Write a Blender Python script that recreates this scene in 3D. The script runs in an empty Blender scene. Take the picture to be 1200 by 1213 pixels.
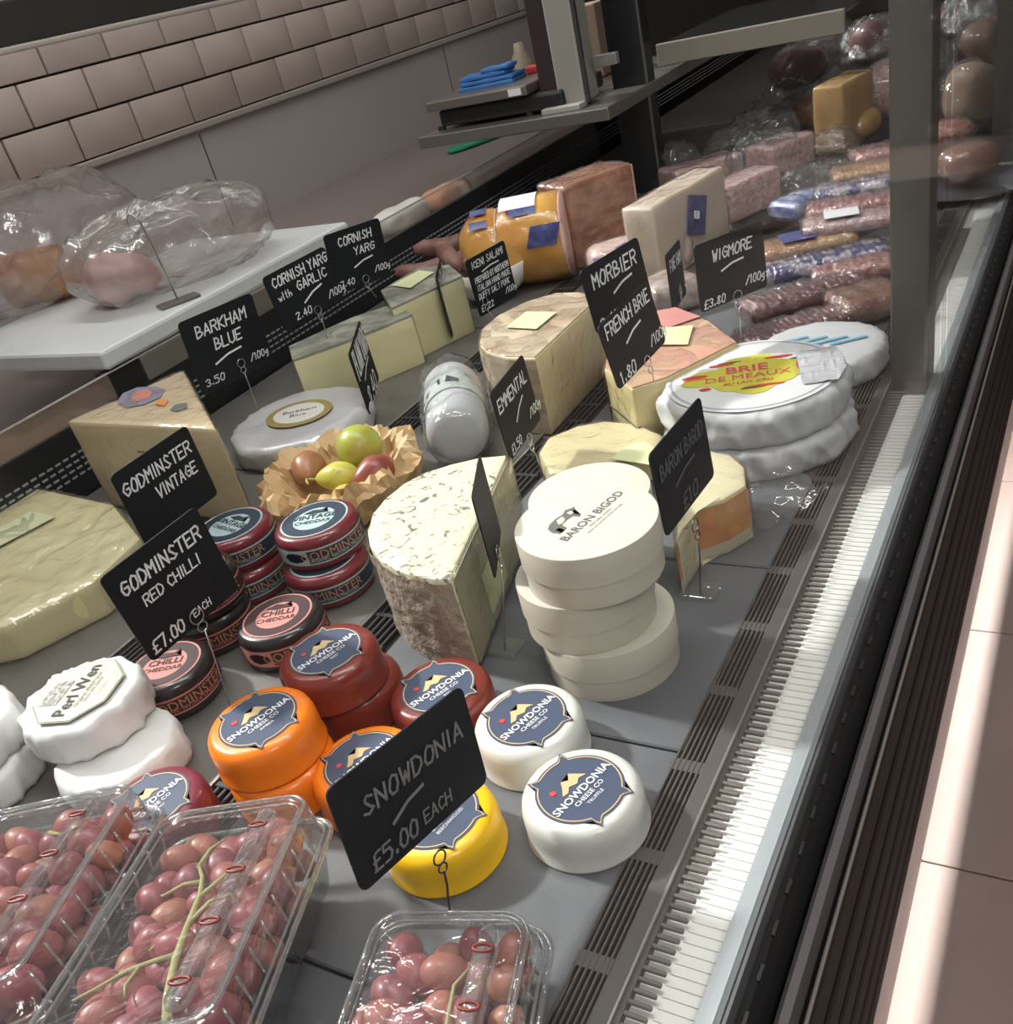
import bpy, bmesh, math, random
from mathutils import Vector, Matrix, noise
random.seed(7)
PI = math.pi
scene = bpy.context.scene
COL = scene.collection
# ------------------------------------------------------------------ camera
H = 0.45                                   # lens height over the display deck (deck top is z = 0)
RW = ((0.86690054, 0.45094086, -0.21245186),
      (0.09574116, -0.56888604, -0.81682453),
      (-0.48920045, 0.68776523, -0.53634122))   # camera rows (right, down, forward) in world axes
FPX, CX, CY, IW, IH = 1117.6, 626.8, 682.0, 1200, 1213
cam_d = bpy.data.cameras.new('camera')
cam = bpy.data.objects.new('camera', cam_d); COL.objects.link(cam)
cam.matrix_world = Matrix(((RW[0][0], -RW[1][0], -RW[2][0], 0), (RW[0][1], -RW[1][1], -RW[2][1], 0),
                           (RW[0][2], -RW[1][2], -RW[2][2], H), (0, 0, 0, 1)))
cam_d.sensor_fit = 'HORIZONTAL'; cam_d.sensor_width = 36
S = max(IW, IH)
cam_d.lens = 36 * FPX / IW
cam_d.shift_x = (IW / 2 - CX) / IW
cam_d.shift_y = (CY - IH / 2) / IW
cam_d.clip_start = 0.02
scene.camera = cam
# ------------------------------------------------------------------ world, lamps, exposure
scene.view_settings.view_transform = 'Standard'; scene.view_settings.look = 'None'
scene.view_settings.gamma = 1; scene.view_settings.exposure = 0.0
scene.view_settings.use_curve_mapping = False
w = bpy.data.worlds.new('shop'); scene.world = w; w.use_nodes = True
w.node_tree.nodes['Background'].inputs[0].default_value = (0.90, 0.90, 0.92, 1)
w.node_tree.nodes['Background'].inputs[1].default_value = 0.40
def lamp(kind, name, loc, target, energy, color=(1, 1, 1), size=0.1, size_y=None, spread=None):
    d = bpy.data.lights.new(name, kind); d.energy = energy; d.color = color
    if kind == 'AREA':
        d.size = size
        if size_y: d.shape = 'RECTANGLE'; d.size_y = size_y
        if spread: d.spread = spread
    if kind == 'SUN': d.angle = size
    o = bpy.data.objects.new(name, d); COL.objects.link(o); o.location = loc
    o.rotation_euler = (Vector(target) - Vector(loc)).to_track_quat('-Z', 'Y').to_euler()
    return o
lamp('SUN', 'spotlight_behind_counter', (-2, .55, 1.50), (-.19, .45, 0), 4.6, (1, .985, .96), math.radians(4))
lamp('AREA', 'added_strip_light', (-1.0, .8, 1.9), (-.8, .8, 0), 20, (1, .97, .93), .07, 2.4)  # added overhead strips, shaped to put long highlights on the plastic lids
lamp('AREA', 'added_strip_light', (.15, .7, 2.0), (-.5, .7, 0), 17, (1, .97, .93), .07, 2.4)
lamp('AREA', 'added_wall_fill', (-1.72, 1.9, 1.25), (-2.05, 2.0, .35), 5, (1, .95, .91), 2.6, .08)  # added lamp that only brightens the tiled wall
lamp('AREA', 'shop_lamp_behind_customer', (.9, -.5, 1.7), (-.6, .6, 0), 12, (1, .93, .88), .5, .5)
lamp('AREA', 'added_floor_strip_lamp', (-.131, 1.0, -.44), (-.131, 1.0, -1), 38, (1, .93, .88), .004, 3.4)  # added hidden lamp, makes the bright floor strip beside the plinth
# ------------------------------------------------------------------ pixel helpers
def ray(x, y):
    a, b = (x - CX) / FPX, (y - CY) / FPX
    return Vector([RW[0][i] * a + RW[1][i] * b + RW[2][i] for i in range(3)])
def D(x, y, z=0.0):                        # the point at height z seen at pixel x, y
    d = ray(x, y); t = (z - H) / d.z
    return Vector((d.x * t, d.y * t, z))
def onY(x, y, Y):
    d = ray(x, y); t = Y / d.y; return Vector((0, 0, H)) + d * t
def onX(x, y, X):
    d = ray(x, y); t = X / d.x; return Vector((0, 0, H)) + d * t
def ang(a, b, z=0.0):                      # heading in the ground plane of a pixel segment
    p, q = D(*a, z), D(*b, z); return math.atan2(q.y - p.y, q.x - p.x)
# ------------------------------------------------------------------ materials
MATS = {}
def mat(name, col, rough=.5, metal=0, col2=None, scale=8, detail=4, bump=0, bscale=None, spec=.5, ramp=(.35, .65),
        stretch=None, sss=0, coat=0, randobj=0, coord='Object', dist=.002):
    if name in MATS: return MATS[name]
    m = bpy.data.materials.new(name); m.use_nodes = True; nt = m.node_tree; b = nt.nodes['Principled BSDF']
    L = nt.links.new
    b.inputs['Base Color'].default_value = (*col, 1); b.inputs['Roughness'].default_value = rough
    b.inputs['Metallic'].default_value = metal; b.inputs['Specular IOR Level'].default_value = spec
    if coat: b.inputs['Coat Weight'].default_value = coat; b.inputs['Coat Roughness'].default_value = .08
    if sss: b.inputs['Subsurface Weight'].default_value = sss; b.inputs['Subsurface Radius'].default_value = (.01, .006, .003)
    tc = nt.nodes.new('ShaderNodeTexCoord'); mp = nt.nodes.new('ShaderNodeMapping'); L(tc.outputs[coord], mp.inputs[0])
    if stretch: mp.inputs['Scale'].default_value = stretch
    cout = None
    if col2:
        n = nt.nodes.new('ShaderNodeTexNoise'); n.inputs['Scale'].default_value = scale; n.inputs['Detail'].default_value = detail
        L(mp.outputs[0], n.inputs['Vector'])
        r = nt.nodes.new('ShaderNodeValToRGB'); r.color_ramp.elements[0].position = ramp[0]; r.color_ramp.elements[1].position = ramp[1]
        r.color_ramp.elements[0].color = (*col, 1); r.color_ramp.elements[1].color = (*col2, 1)
        L(n.outputs['Fac'], r.inputs[0]); cout = r.outputs[0]
    if randobj:
        oi = nt.nodes.new('ShaderNodeObjectInfo'); hs = nt.nodes.new('ShaderNodeHueSaturation')
        ma = nt.nodes.new('ShaderNodeMapRange'); ma.inputs[3].default_value = 1 - randobj; ma.inputs[4].default_value = 1 + randobj
        L(oi.outputs['Random'], ma.inputs[0]); L(ma.outputs[0], hs.inputs['Value'])
        if cout: L(cout, hs.inputs['Color'])
        else: hs.inputs['Color'].default_value = (*col, 1)
        cout = hs.outputs[0]
    if cout: L(cout, b.inputs['Base Color'])
    if bump:
        n2 = nt.nodes.new('ShaderNodeTexNoise'); n2.inputs['Scale'].default_value = bscale or scale * 3; n2.inputs['Detail'].default_value = 6
        L(mp.outputs[0], n2.inputs['Vector'])
        bp = nt.nodes.new('ShaderNodeBump'); bp.inputs['Strength'].default_value = bump; bp.inputs['Distance'].default_value = dist
        L(n2.outputs['Fac'], bp.inputs['Height']); L(bp.outputs[0], b.inputs['Normal'])
    MATS[name] = m; return m
def clear(name, tint=(1, 1, 1), ior=1.45, rough=.05, haze=0, bump=0, bscale=40, boost=0, hazecol=(.9, .9, .9), dist=.004):
    if name in MATS: return MATS[name]
    m = bpy.data.materials.new(name); m.use_nodes = True; nt = m.node_tree; L = nt.links.new
    nt.nodes.remove(nt.nodes['Principled BSDF']); out = nt.nodes['Material Output']
    tr = nt.nodes.new('ShaderNodeBsdfTransparent'); tr.inputs[0].default_value = (*tint, 1)
    gl = nt.nodes.new('ShaderNodeBsdfGlossy'); gl.inputs['Roughness'].default_value = rough
    fr = nt.nodes.new('ShaderNodeFresnel'); fr.inputs[0].default_value = ior
    ge = nt.nodes.new('ShaderNodeNewGeometry'); mr = nt.nodes.new('ShaderNodeMapRange')   # same reflectance from either side of the sheet
    mr.inputs[3].default_value = ior; mr.inputs[4].default_value = 1 / ior
    L(ge.outputs['Backfacing'], mr.inputs[0]); L(mr.outputs[0], fr.inputs[0])
    mx = nt.nodes.new('ShaderNodeMixShader'); last = tr.outputs[0]
    if haze:
        df = nt.nodes.new('ShaderNodeBsdfDiffuse'); df.inputs[0].default_value = (*hazecol, 1)
        m0 = nt.nodes.new('ShaderNodeMixShader'); m0.inputs[0].default_value = haze
        L(tr.outputs[0], m0.inputs[1]); L(df.outputs[0], m0.inputs[2]); last = m0.outputs[0]
    if bump:
        tc = nt.nodes.new('ShaderNodeTexCoord'); n = nt.nodes.new('ShaderNodeTexNoise')
        n.inputs['Scale'].default_value = bscale; n.inputs['Detail'].default_value = 3; n.inputs['Distortion'].default_value = 1.2
        L(tc.outputs['Object'], n.inputs['Vector'])
        bp = nt.nodes.new('ShaderNodeBump'); bp.inputs['Strength'].default_value = bump; bp.inputs['Distance'].default_value = dist
        L(n.outputs['Fac'], bp.inputs['Height']); L(bp.outputs[0], gl.inputs['Normal']); L(bp.outputs[0], fr.inputs['Normal'])
    fac = fr.outputs[0]
    if boost:
        a = nt.nodes.new('ShaderNodeMath'); a.operation = 'MULTIPLY_ADD'; a.inputs[1].default_value = 1.0; a.inputs[2].default_value = boost
        a.use_clamp = True
        L(fac, a.inputs[0]); fac = a.outputs[0]
    L(fac, mx.inputs[0]); L(last, mx.inputs[1]); L(gl.outputs[0], mx.inputs[2]); L(mx.outputs[0], out.inputs[0])
    MATS[name] = m; return m
FILM = clear('cling film', (.97, .97, .97), 1.4, .14, .02, .8, 45, .02)
BAG = clear('clear bag', (.96, .96, .96), 1.45, .12, .045, .9, 22, .04)
PET = clear('clear clamshell plastic', (.96, .97, .97), 1.6, .10, .03, .35, 45, .06)
PETR = clear('moulded plastic rim', (.93, .94, .95), 1.6, .12, .10, .3, 60, .25)
GLASS = clear('case glass', (.985, .995, .99), 1.17, .0)
CHALK = mat('white chalk ink', (.82, .85, .88), .7)
CHALKG = mat('faint grey chalk', (.22, .22, .22), .8)
BOARD = mat('blackboard', (.010, .012, .016), .6, spec=.25)
WIRE = mat('steel wire', (.5, .5, .5), .3, 1)
DWIRE = mat('dark steel wire', (.1, .1, .1), .35, 1)
NAVY = mat('navy print', (.050, .070, .125), .5)
GOLD = mat('gold print', (.65, .48, .25), .5)
WPRINT = mat('white print', (.8, .8, .82), .6)
KPRINT = mat('black print', (.02, .02, .025), .6)
STEEL = mat('brushed steel', (.30, .285, .26), .38, .85, stretch=(1, 1, 30), bump=.1, bscale=6)
STEELD = mat('dark steel', (.10, .095, .09), .42, .8)
BLACK = mat('black plastic', (.012, .012, .013), .45)
# ------------------------------------------------------------------ object helpers
def link(o): COL.objects.link(o); return o
def tag(o, label=None, cat=None, group=None, kind=None):
    if label: o['label'] = label
    if cat: o['category'] = cat
    if group: o['group'] = group
    if kind: o['kind'] = kind
    return o
def thing(name, label, cat, loc, rz=0, group=None, M=None):
    o = bpy.data.objects.new(name, None); link(o); o.empty_display_size = .01
    if M is not None: o.matrix_world = M
    else: o.location = loc; o.rotation_euler = (0, 0, rz)
    return tag(o, label, cat, group)
def mesh_of(bm, name='mesh', smooth=False, angle=None):
    me = bpy.data.meshes.new(name)
    bm.normal_update()
    if smooth or angle:
        for f in bm.faces: f.smooth = True
        if angle:
            for e in bm.edges:
                if len(e.link_faces) == 2 and e.calc_face_angle(0) > angle: e.smooth = False
    bm.to_mesh(me); bm.free(); return me
def put(name, me, m, parent=None, loc=(0, 0, 0), rot=(0, 0, 0), scale=(1, 1, 1), M=None, label=None):
    if isinstance(me, bmesh.types.BMesh): me = mesh_of(me, name)
    if m is not None and not me.materials: me.materials.append(m)
    o = bpy.data.objects.new(name, me); link(o)
    if parent: o.parent = parent
    if M is not None: o.matrix_local = M
    else: o.location = loc; o.rotation_euler = rot; o.scale = scale
    if label: o['label'] = label
    return o
def B(sx, sy, sz, c=(0, 0, 0), bev=0, seg=2, bm=None):
    b2 = bmesh.new(); bmesh.ops.create_cube(b2, size=1)
    for v in b2.verts: v.co = Vector((v.co.x * sx + c[0], v.co.y * sy + c[1], v.co.z * sz + c[2]))
    if bev: bmesh.ops.bevel(b2, geom=b2.edges[:], offset=bev, segments=seg, profile=.5, affect='EDGES')
    if bm is None: return b2
    me = bpy.data.meshes.new('t'); b2.to_mesh(me); b2.free(); bm.from_mesh(me); bpy.data.meshes.remove(me); return bm
def box2(x0, x1, y0, y1, z0, z1, bev=0, bm=None, seg=2):
    return B(abs(x1 - x0), abs(y1 - y0), abs(z1 - z0), ((x0 + x1) / 2, (y0 + y1) / 2, (z0 + z1) / 2), bev, seg, bm)
def lathe(prof, n=48, wob=0, seed=0, caps=True):
    bm = bmesh.new(); rings = []
    for k, (r, z) in enumerate(prof):
        ring = []
        for i in range(n):
            a = 2 * PI * i / n; rr = r
            dz = 0
            if wob:
                q = Vector((math.cos(a) * 3 + seed, math.sin(a) * 3, z * 60)); rr = r * (1 + wob * noise.noise(q)); dz = wob * .15 * r * noise.noise(q * 2 + Vector((9, 0, 0)))
            ring.append(bm.verts.new((rr * math.cos(a), rr * math.sin(a), z + dz)))
        rings.append(ring)
    for a, b in zip(rings, rings[1:]):
        for i in range(n): bm.faces.new((a[i], a[(i + 1) % n], b[(i + 1) % n], b[i]))
    if caps:
        bm.faces.new(rings[0][::-1]); bm.faces.new(rings[-1])
    return bm
def prism(pts, z0, z1, bev=.002, seg=2, sub=0, amp=0, freq=40, taper=1, seed=0):
    bm = bmesh.new(); n = len(pts)
    A = sum((pts[i][0] * pts[(i + 1) % n][1] - pts[(i + 1) % n][0] * pts[i][1]) for i in range(n))
    if A < 0: pts = pts[::-1]
    cx = sum(p[0] for p in pts) / n; cy = sum(p[1] for p in pts) / n
    lo = [bm.verts.new((cx + (p[0] - cx) * taper, cy + (p[1] - cy) * taper, z0)) for p in pts]
    hi = [bm.verts.new((p[0], p[1], z1)) for p in pts]
    bm.faces.new(lo[::-1]); bm.faces.new(hi)
    for i in range(n): bm.faces.new((lo[i], lo[(i + 1) % n], hi[(i + 1) % n], hi[i]))
    if bev: bmesh.ops.bevel(bm, geom=bm.edges[:], offset=bev, segments=seg, profile=.5, affect='EDGES')
    if sub:
        bmesh.ops.triangulate(bm, faces=bm.faces[:])
        for _ in range(sub):
            long = [e for e in bm.edges if e.calc_length() > .006]
            if long: bmesh.ops.subdivide_edges(bm, edges=long, cuts=1); bmesh.ops.triangulate(bm, faces=bm.faces[:])
    if amp: wrinkle(bm, 0, amp, freq, seed)
    return bm
def wrinkle(bm, off, amp, freq=40, seed=0, ridged=False):
    bm.normal_update(); mv = []
    for v in bm.verts:
        q = v.co * freq + Vector((seed, seed * 1.7, 0))
        d = noise.noise(q)
        if ridged: d = 1 - 2 * abs(noise.noise(q * .8 + Vector((noise.noise(q * .5), 0, 0)) * 2)) ** .6
        mv.append(v.normal * (off + amp * d))
    for v, m in zip(bm.verts, mv): v.co += m
def blob(rx, ry, rz, sub=4, amp=.003, freq=20, seed=0, flat=None, p=2.0):
    bm = bmesh.new(); bmesh.ops.create_icosphere(bm, subdivisions=sub, radius=1)
    for v in bm.verts:
        c = v.co.copy()
        if p != 2:
            k = (abs(c.x) ** p + abs(c.y) ** p + abs(c.z) ** p) ** (-1 / p); c = c * k
        v.co = Vector((c.x * rx, c.y * ry, c.z * rz))
    wrinkle(bm, 0, amp, freq, seed)
    for v in bm.verts:
        v.co.z += rz
        if v.co.z < 0.0005: v.co.z = 0.0005
    return bm
def film(parent, src, off=.0015, amp=.002, freq=60, seed=3, m=None, name='clear_wrap', M=None):
    bm = bmesh.new(); bm.from_mesh(src); bmesh.ops.triangulate(bm, faces=bm.faces[:])
    for _ in range(3):
        long = [e for e in bm.edges if e.calc_length() > .008]
        if long: bmesh.ops.subdivide_edges(bm, edges=long, cuts=1); bmesh.ops.triangulate(bm, faces=bm.faces[:])
    bmesh.ops.remove_doubles(bm, verts=bm.verts[:], dist=.0002)
    wrinkle(bm, off, amp, freq, seed, True)
    for v in bm.verts:
        if v.co.z < .0006 and M is None: v.co.z = .0006
    return put(name, mesh_of(bm, name, True), m or FILM, parent, M=M)
def tube(pts, r, n=6, closed=False, bm=None):
    bm = bm or bmesh.new(); P = [Vector(p) for p in pts]; rings = []; N = len(P)
    rr = r if isinstance(r, (list, tuple)) else [r] * N
    up = None
    for i, p in enumerate(P):
        a = P[(i - 1) % N] if (closed or i > 0) else p; b = P[(i + 1) % N] if (closed or i < N - 1) else p
        t = (b - a).normalized()
        if up is None: up = Vector((0, 0, 1)) if abs(t.z) < .9 else Vector((1, 0, 0))
        s = t.cross(up).normalized(); u = s.cross(t).normalized(); up = u
        rings.append([bm.verts.new(p + (s * math.cos(2 * PI * k / n) + u * math.sin(2 * PI * k / n)) * rr[i]) for k in range(n)])
    M = N if closed else N - 1
    for i in range(M):
        a, b = rings[i], rings[(i + 1) % N]
        for k in range(n): bm.faces.new((a[k], a[(k + 1) % n], b[(k + 1) % n], b[k]))
    if not closed: bm.faces.new(rings[0][::-1]); bm.faces.new(rings[-1])
    for f in bm.faces: f.smooth = True
    return bm
def flat(pts, z=0, th=.0004):              # thin plate from an outline
    bm = bmesh.new(); n = len(pts)
    A = sum((pts[i][0] * pts[(i + 1) % n][1] - pts[(i + 1) % n][0] * pts[i][1]) for i in range(n))
    if A < 0: pts = pts[::-1]
    lo = [bm.verts.new((p[0], p[1], z)) for p in pts]; hi = [bm.verts.new((p[0], p[1], z + th)) for p in pts]
    bm.faces.new(lo[::-1]); bm.faces.new(hi)
    for i in range(n): bm.faces.new((lo[i], lo[(i + 1) % n], hi[(i + 1) % n], hi[i]))
    bmesh.ops.triangulate(bm, faces=[f for f in bm.faces if len(f.verts) > 4])
    return bm
def ringplate(pts, inner, z=0, th=.0004):  # outline minus the same outline scaled to `inner`
    bm = bmesh.new(); n = len(pts); z1 = z + th
    o = [bm.verts.new((p[0], p[1], z1)) for p in pts]; i_ = [bm.verts.new((p[0] * inner, p[1] * inner, z1)) for p in pts]
    for k in range(n): bm.faces.new((o[k], o[(k + 1) % n], i_[(k + 1) % n], i_[k]))
    return bm
def circ(r, n=40, cx=0, cy=0, ry=None): return [(cx + r * math.cos(2 * PI * i / n), cy + (ry or r) * math.sin(2 * PI * i / n)) for i in range(n)]
# ---- printed text
TXT = {}
def text_mesh(s, bold=.0):
    if 'M' in s: bold = 0
    k = (s, bold)
    if k in TXT: return TXT[k]
    c = bpy.data.curves.new('t', 'FONT'); c.body = s; c.size = 1; c.align_x = 'CENTER'; c.align_y = 'CENTER'; c.resolution_u = 2; c.offset = bold
    o = bpy.data.objects.new('t', c); COL.objects.link(o); dg = bpy.context.evaluated_depsgraph_get()
    me = bpy.data.meshes.new_from_object(o.evaluated_get(dg)); bpy.data.objects.remove(o); bpy.data.curves.remove(c)
    me.materials.clear(); TXT[k] = me; return me
def text(s, size, m, parent, x=0, y=0, z=0, rot=0, M=None, sx=1, bold=0, name='lettering', wrap=None):
    me = text_mesh(s, bold).copy()
    for v in me.vertices:
        a, b = v.co.x * size * sx, v.co.y * size
        a, b = a * math.cos(rot) - b * math.sin(rot) + x, a * math.sin(rot) + b * math.cos(rot) + y
        if wrap:                            # wrap = (radius, heading of the centre): onto an upright cylinder
            R, th = wrap; t = th + a / R; v.co = (R * math.cos(t), R * math.sin(t), b + z)
        else: v.co = (a, b, z)
    return put(name, me, m, parent, M=M) if M is not None else put(name, me, m, parent)
# ---- chalk strokes
G_ = {
'A': '00-26-40|12-32', 'B': '00-06-26-35-34-23-03|23-42-41-20-00', 'C': '45-26-15-03-11-20-41', 'D': '00-06-26-44-42-20-00',
'E': '46-06-00-40|03-33', 'F': '46-06-00|03-33', 'G': '45-26-15-03-11-20-41-43-23', 'H': '06-00|46-40|03-43', 'I': '26-20', 'J': '46-41-20-01',
'K': '06-00|46-03-40', 'L': '06-00-40', 'M': '00-06-23-46-40', 'N': '00-06-40-46', 'O': '26-15-02-10-30-42-45-26', 'P': '00-06-36-45-44-33-03',
'R': '00-06-36-45-44-33-03|23-40', 'S': '45-26-15-14-32-41-20-01', 'T': '06-46|26-20', 'U': '06-01-20-41-46', 'V': '06-20-46', 'W': '06-10-24-30-46',
'X': '06-40|00-46', 'Y': '06-23-46|23-20', 'Z': '06-46-00-40', '0': '26-15-02-10-30-42-45-26', '1': '15-26-20', '2': '05-26-45-00-40',
'3': '05-26-45-33-23|33-41-20-01', '4': '36-30|36-02-42', '5': '46-06-04-34-42-30-00', '6': '46-14-01-20-41-33-12', '7': '06-46-20',
'8': '23-15-26-45-23-01-20-41-23', '9': '44-15-26-45-42-20', '.': '20-21', '/': '00-46', '-': '03-43', '£': '46-26-15-11-00-40|03-33',
'g': '33-13-02-11-31-34|32-3a-1b', 'w': '03-10-22-30-43', 'i': '23-20|25-24', 't': '26-21-30|14-34', 'h': '06-00|02-23-32-30', 'a': '33-13-01-20-33-30', ' ': ''}
def strokes(s):
    out = []; x = 0; yy = {'a': -1, 'b': -2}
    for ch in s:
        g = G_.get(ch, '')
        wd = 1.6 if ch in 'I.i1' else 4
        for st in g.split('|'):
            if not st: continue
            P = []
            for q in st.split('-'):
                cx = int(q[0]) - (1.2 if ch in 'I.i1' else 0); cy = yy.get(q[1], None); cy = int(q[1]) if cy is None else cy
                P.append((x + cx + random.uniform(-.18, .18), cy + random.uniform(-.2, .2)))
            out.append(P)
        x += (wd if ch != ' ' else 1.6) + 1.5
    return out, max(x - 1.5, 1)
def chalk(parent, s, cx, cy, size, m, width=None, slope=0, pen=.46, name='chalk_lettering', z=.0008):
    """lettering on a board; board frame x right, y up; (cx, cy) centre, size = cap height, width = total width"""
    st, tw = strokes(s); k = size / 6; kx = (width / tw) if width else k; bm = bmesh.new(); pw = pen * k
    for P in st:
        Q = [Vector(((p[0] - tw / 2) * kx + p[1] * k * .12 + cx, (p[1] - 3) * k + (p[0] - tw / 2) * kx * slope + cy, z)) for p in P]
        for a, b in zip(Q, Q[1:]):
            t = (b - a)
            if t.length < 1e-7: continue
            t.normalize(); nrm = Vector((-t.y, t.x, 0)) * pw; a2, b2 = a - t * pw * .8, b + t * pw * .8
            bm.faces.new([bm.verts.new(v) for v in (a2 - nrm, b2 - nrm, b2 + nrm, a2 + nrm)])
            z0 = 1e-6
    return put(name, bm, m, parent)
# ================================================================== SETTING
def struct(o, label=None): o['kind'] = 'structure'; return o
WALLX = -2.0; FLOOR = -.85
tileM = mat('glazed beige tile', (.54, .45, .405), .22, col2=(.47, .39, .355), scale=5, bump=.12, bscale=9, randobj=.07, coat=.3)
grout = mat('dark grout', (.07, .055, .045), .9)
panelM = mat('mauve grey wall panel', (.46, .415, .41), .35, bump=.03, bscale=30)
wall = struct(put('wall_back', box2(WALLX - .1, WALLX - .006, -1.5, 7, -.85, 1.1), grout))
put('wall_panel', box2(WALLX - .006, WALLX, -1.5, 7, -.85, .268), panelM, wall)
tb = mesh_of(B(.010, .1722, .0832, (0, 0, 0), .0025, 2), 'tile', True, .6); tb.materials.append(tileM)
for r in range(5):
    for k in range(-1, 26):
        y = 1.368 + .178 * k + (.089 if r % 2 else 0) + .089
        put('tile', tb, None, wall, (WALLX, y, .285 + .0875 * (r + .5)))
put('tile_trim', box2(WALLX - .006, WALLX + .012, -1.5, 7, .268, .284, .003), mat('pale trim', (.42, .37, .34), .3), wall)
for y in (1.9, 3.1, 4.3):
    put('panel_joint', box2(WALLX, WALLX + .0006, y, y + .004, .03, .26), grout, wall)
floorM = mat('pink floor tile', (.19, .142, .125), .45, col2=(.17, .128, .112), scale=3, randobj=.03)  # base colour darkened to stand in for the shadow over the floor
fl = struct(put('floor', box2(-2.0, 2.6, -1.6, 7, FLOOR - .08, FLOOR - .006), mat('floor grout', (.16, .11, .1), .9)))
ft = mesh_of(B(.597, .597, .006, (0, 0, 0), .001, 1), 'tile'); ft.materials.append(floorM)
jy = onY  # (joint position from the photograph)
def DF(x, y): return D(x, y, FLOOR)
y0 = DF(1095, 1020).y
for i in range(0, 4):
    for k in range(-3, 8): put('tile', ft, None, fl, (-.4475 + .3 + .6 * i, y0 + .6 * k + .3, FLOOR - .003))
struct(put('wall_far', box2(-2, 2.6, 6.0, 6.1, FLOOR, 1.6), mat('dim far wall', (.10, .085, .075), .6)))
struct(put('wall_right', box2(2.2, 2.3, -1.6, 6.0, FLOOR, 2.0), mat('shop side wall', (.055, .047, .043), .7)))
struct(put('ceiling', box2(-2.0, 2.3, -1.0, 6.0, 2.4, 2.45), mat('white ceiling', (.6, .6, .6), .8)))
# back worktop and things on it
wt = thing('back_worktop', 'pinkish brown worktop running along the tiled wall behind the case', 'worktop', (-1.6, 2, 0))
put('top', box2(-.398, .42, -2.6, 3.6, -.02, .02, .004), mat('worktop laminate', (.26, .215, .20), .4), wt)
put('cupboard_front', box2(-.398, .38, -2.6, 3.6, -.85, -.021), mat('cupboard grey', (.2, .19, .18), .5), wt)
# ================================================================== DISPLAY CASE
case = thing('display_case', 'long refrigerated glass fronted counter with steel lip, black bumper and steel posts', 'display case', (0, 0, 0))
RX = -1.11
deckM = mat('grey brown steel deck', (.105, .098, .092), .5, .3, col2=(.09, .085, .08), scale=14, bump=.05)
put('deck', box2(RX, -.209, -.5, 4.2, -.03, -.006), deckM, case)
trayM = mat('worn grey tray', (.17, .162, .15), .42, .3, col2=(.14, .134, .125), scale=18, bump=.06)
# two trays between the vent strips, rear riser
STR1, STR2 = -.76, -.53
for x0_, x1_ in ((RX + .004, STR1 - .002), (STR1 + .045, STR2 - .002)):
    for k in range(-1, 9):
        put('tray', box2(x0_, x1_, .05 + k * .45 - .22, .05 + k * .45 + .227, -.006, 0, .0015), trayM, case)
ventM = mat('black vent plastic', (.03, .03, .032), .45)
bar = mesh_of(B(.003, 4.4, .003, bev=.0006, seg=1), 'bar'); bar.materials.append(ventM)
cross = mesh_of(B(.036, .005, .004, bev=.0006, seg=1), 'cross_bar'); cross.materials.append(ventM)
for sx, wd in ((STR1 + .022, .044), (STR2 + .022, .044)):
    v = put('vent_strip', box2(sx - wd / 2, sx + wd / 2, -.5, 4.2, -.0055, -.0035), mat('vent shadow gap', (.006, .006, .006), .9), case)
    for i in range(5): put('bar', bar, None, v, (sx - .014 + .007 * i, 1.8, -.0015))
    for k in range(100): put('cross_bar', cross, None, v, (sx, -.3 + .042 * k, -.0012))
    put('edge_trim', box2(sx - wd / 2, sx - wd / 2 + .003, -.5, 4.2, -.004, .002, .0005), mat('bright edge', (.45, .45, .44), .3, .9), v)
# rear riser, perforation rows, perspex
put('rear_riser', box2(RX - .01, RX, -.5, 4.2, -.03, .085), mat('black riser', (.014, .015, .018), .35), case)
pf = bmesh.new()
for r_ in range(4):
    for k in range(300):
        y = .35 + k * .0125
        box2(RX + .0002, RX + .0012, y, y + .008, .026 + r_ * .0085, .0285 + r_ * .0085, bm=pf)
pp = put('perforation_row', pf, mat('pale backing behind holes', (.28, .29, .31), .5), case); pp['kind'] = 'stuff'
persp = clear('bronze perspex', (.80, .74, .68), 1.49, .03, .28, hazecol=(.46, .36, .30))
yb0, yb1, yb2 = onX(128, 441, RX).y, onX(168, 428, RX).y, onX(412, 280, RX).y
put('rear_screen', box2(RX - .008, RX - .004, -.5, yb0, .085, .118), persp, case)
put('rear_screen', box2(RX - .008, RX - .004, yb2, 2.28, .085, .118), clear('clear rear screen', (.9, .88, .86), 1.45, .03, .08), case)
put('dark_recess', box2(RX - .03, RX - .006, yb0, yb1, .085, .118), BLACK, case)
put('steel_plate', box2(RX - .008, RX - .001, yb1, yb2, .078, .1175, .001), mat('dull steel', (.34, .33, .31), .4, .8), case)
for yy in (yb1 + .02, yb1 + .3): put('screw', mesh_of(lathe([(.0025, 0), (.0022, .001), (.001, .0014)], 10), 'screw'), WIRE, case, (RX - .001, yy, .102), (0, PI / 2, 0))
put('screen_edge', box2(RX - .0085, RX - .0035, -.5, 2.28, .118, .1195), mat('bright polished edge', (.75, .73, .7), .2, .6), case)
put('rear_ledge', box2(RX - .12, RX - .012, -.5, 4.2, .05, .068), mat('brown ledge', (.2, .16, .14), .35, .3), case)
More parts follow.
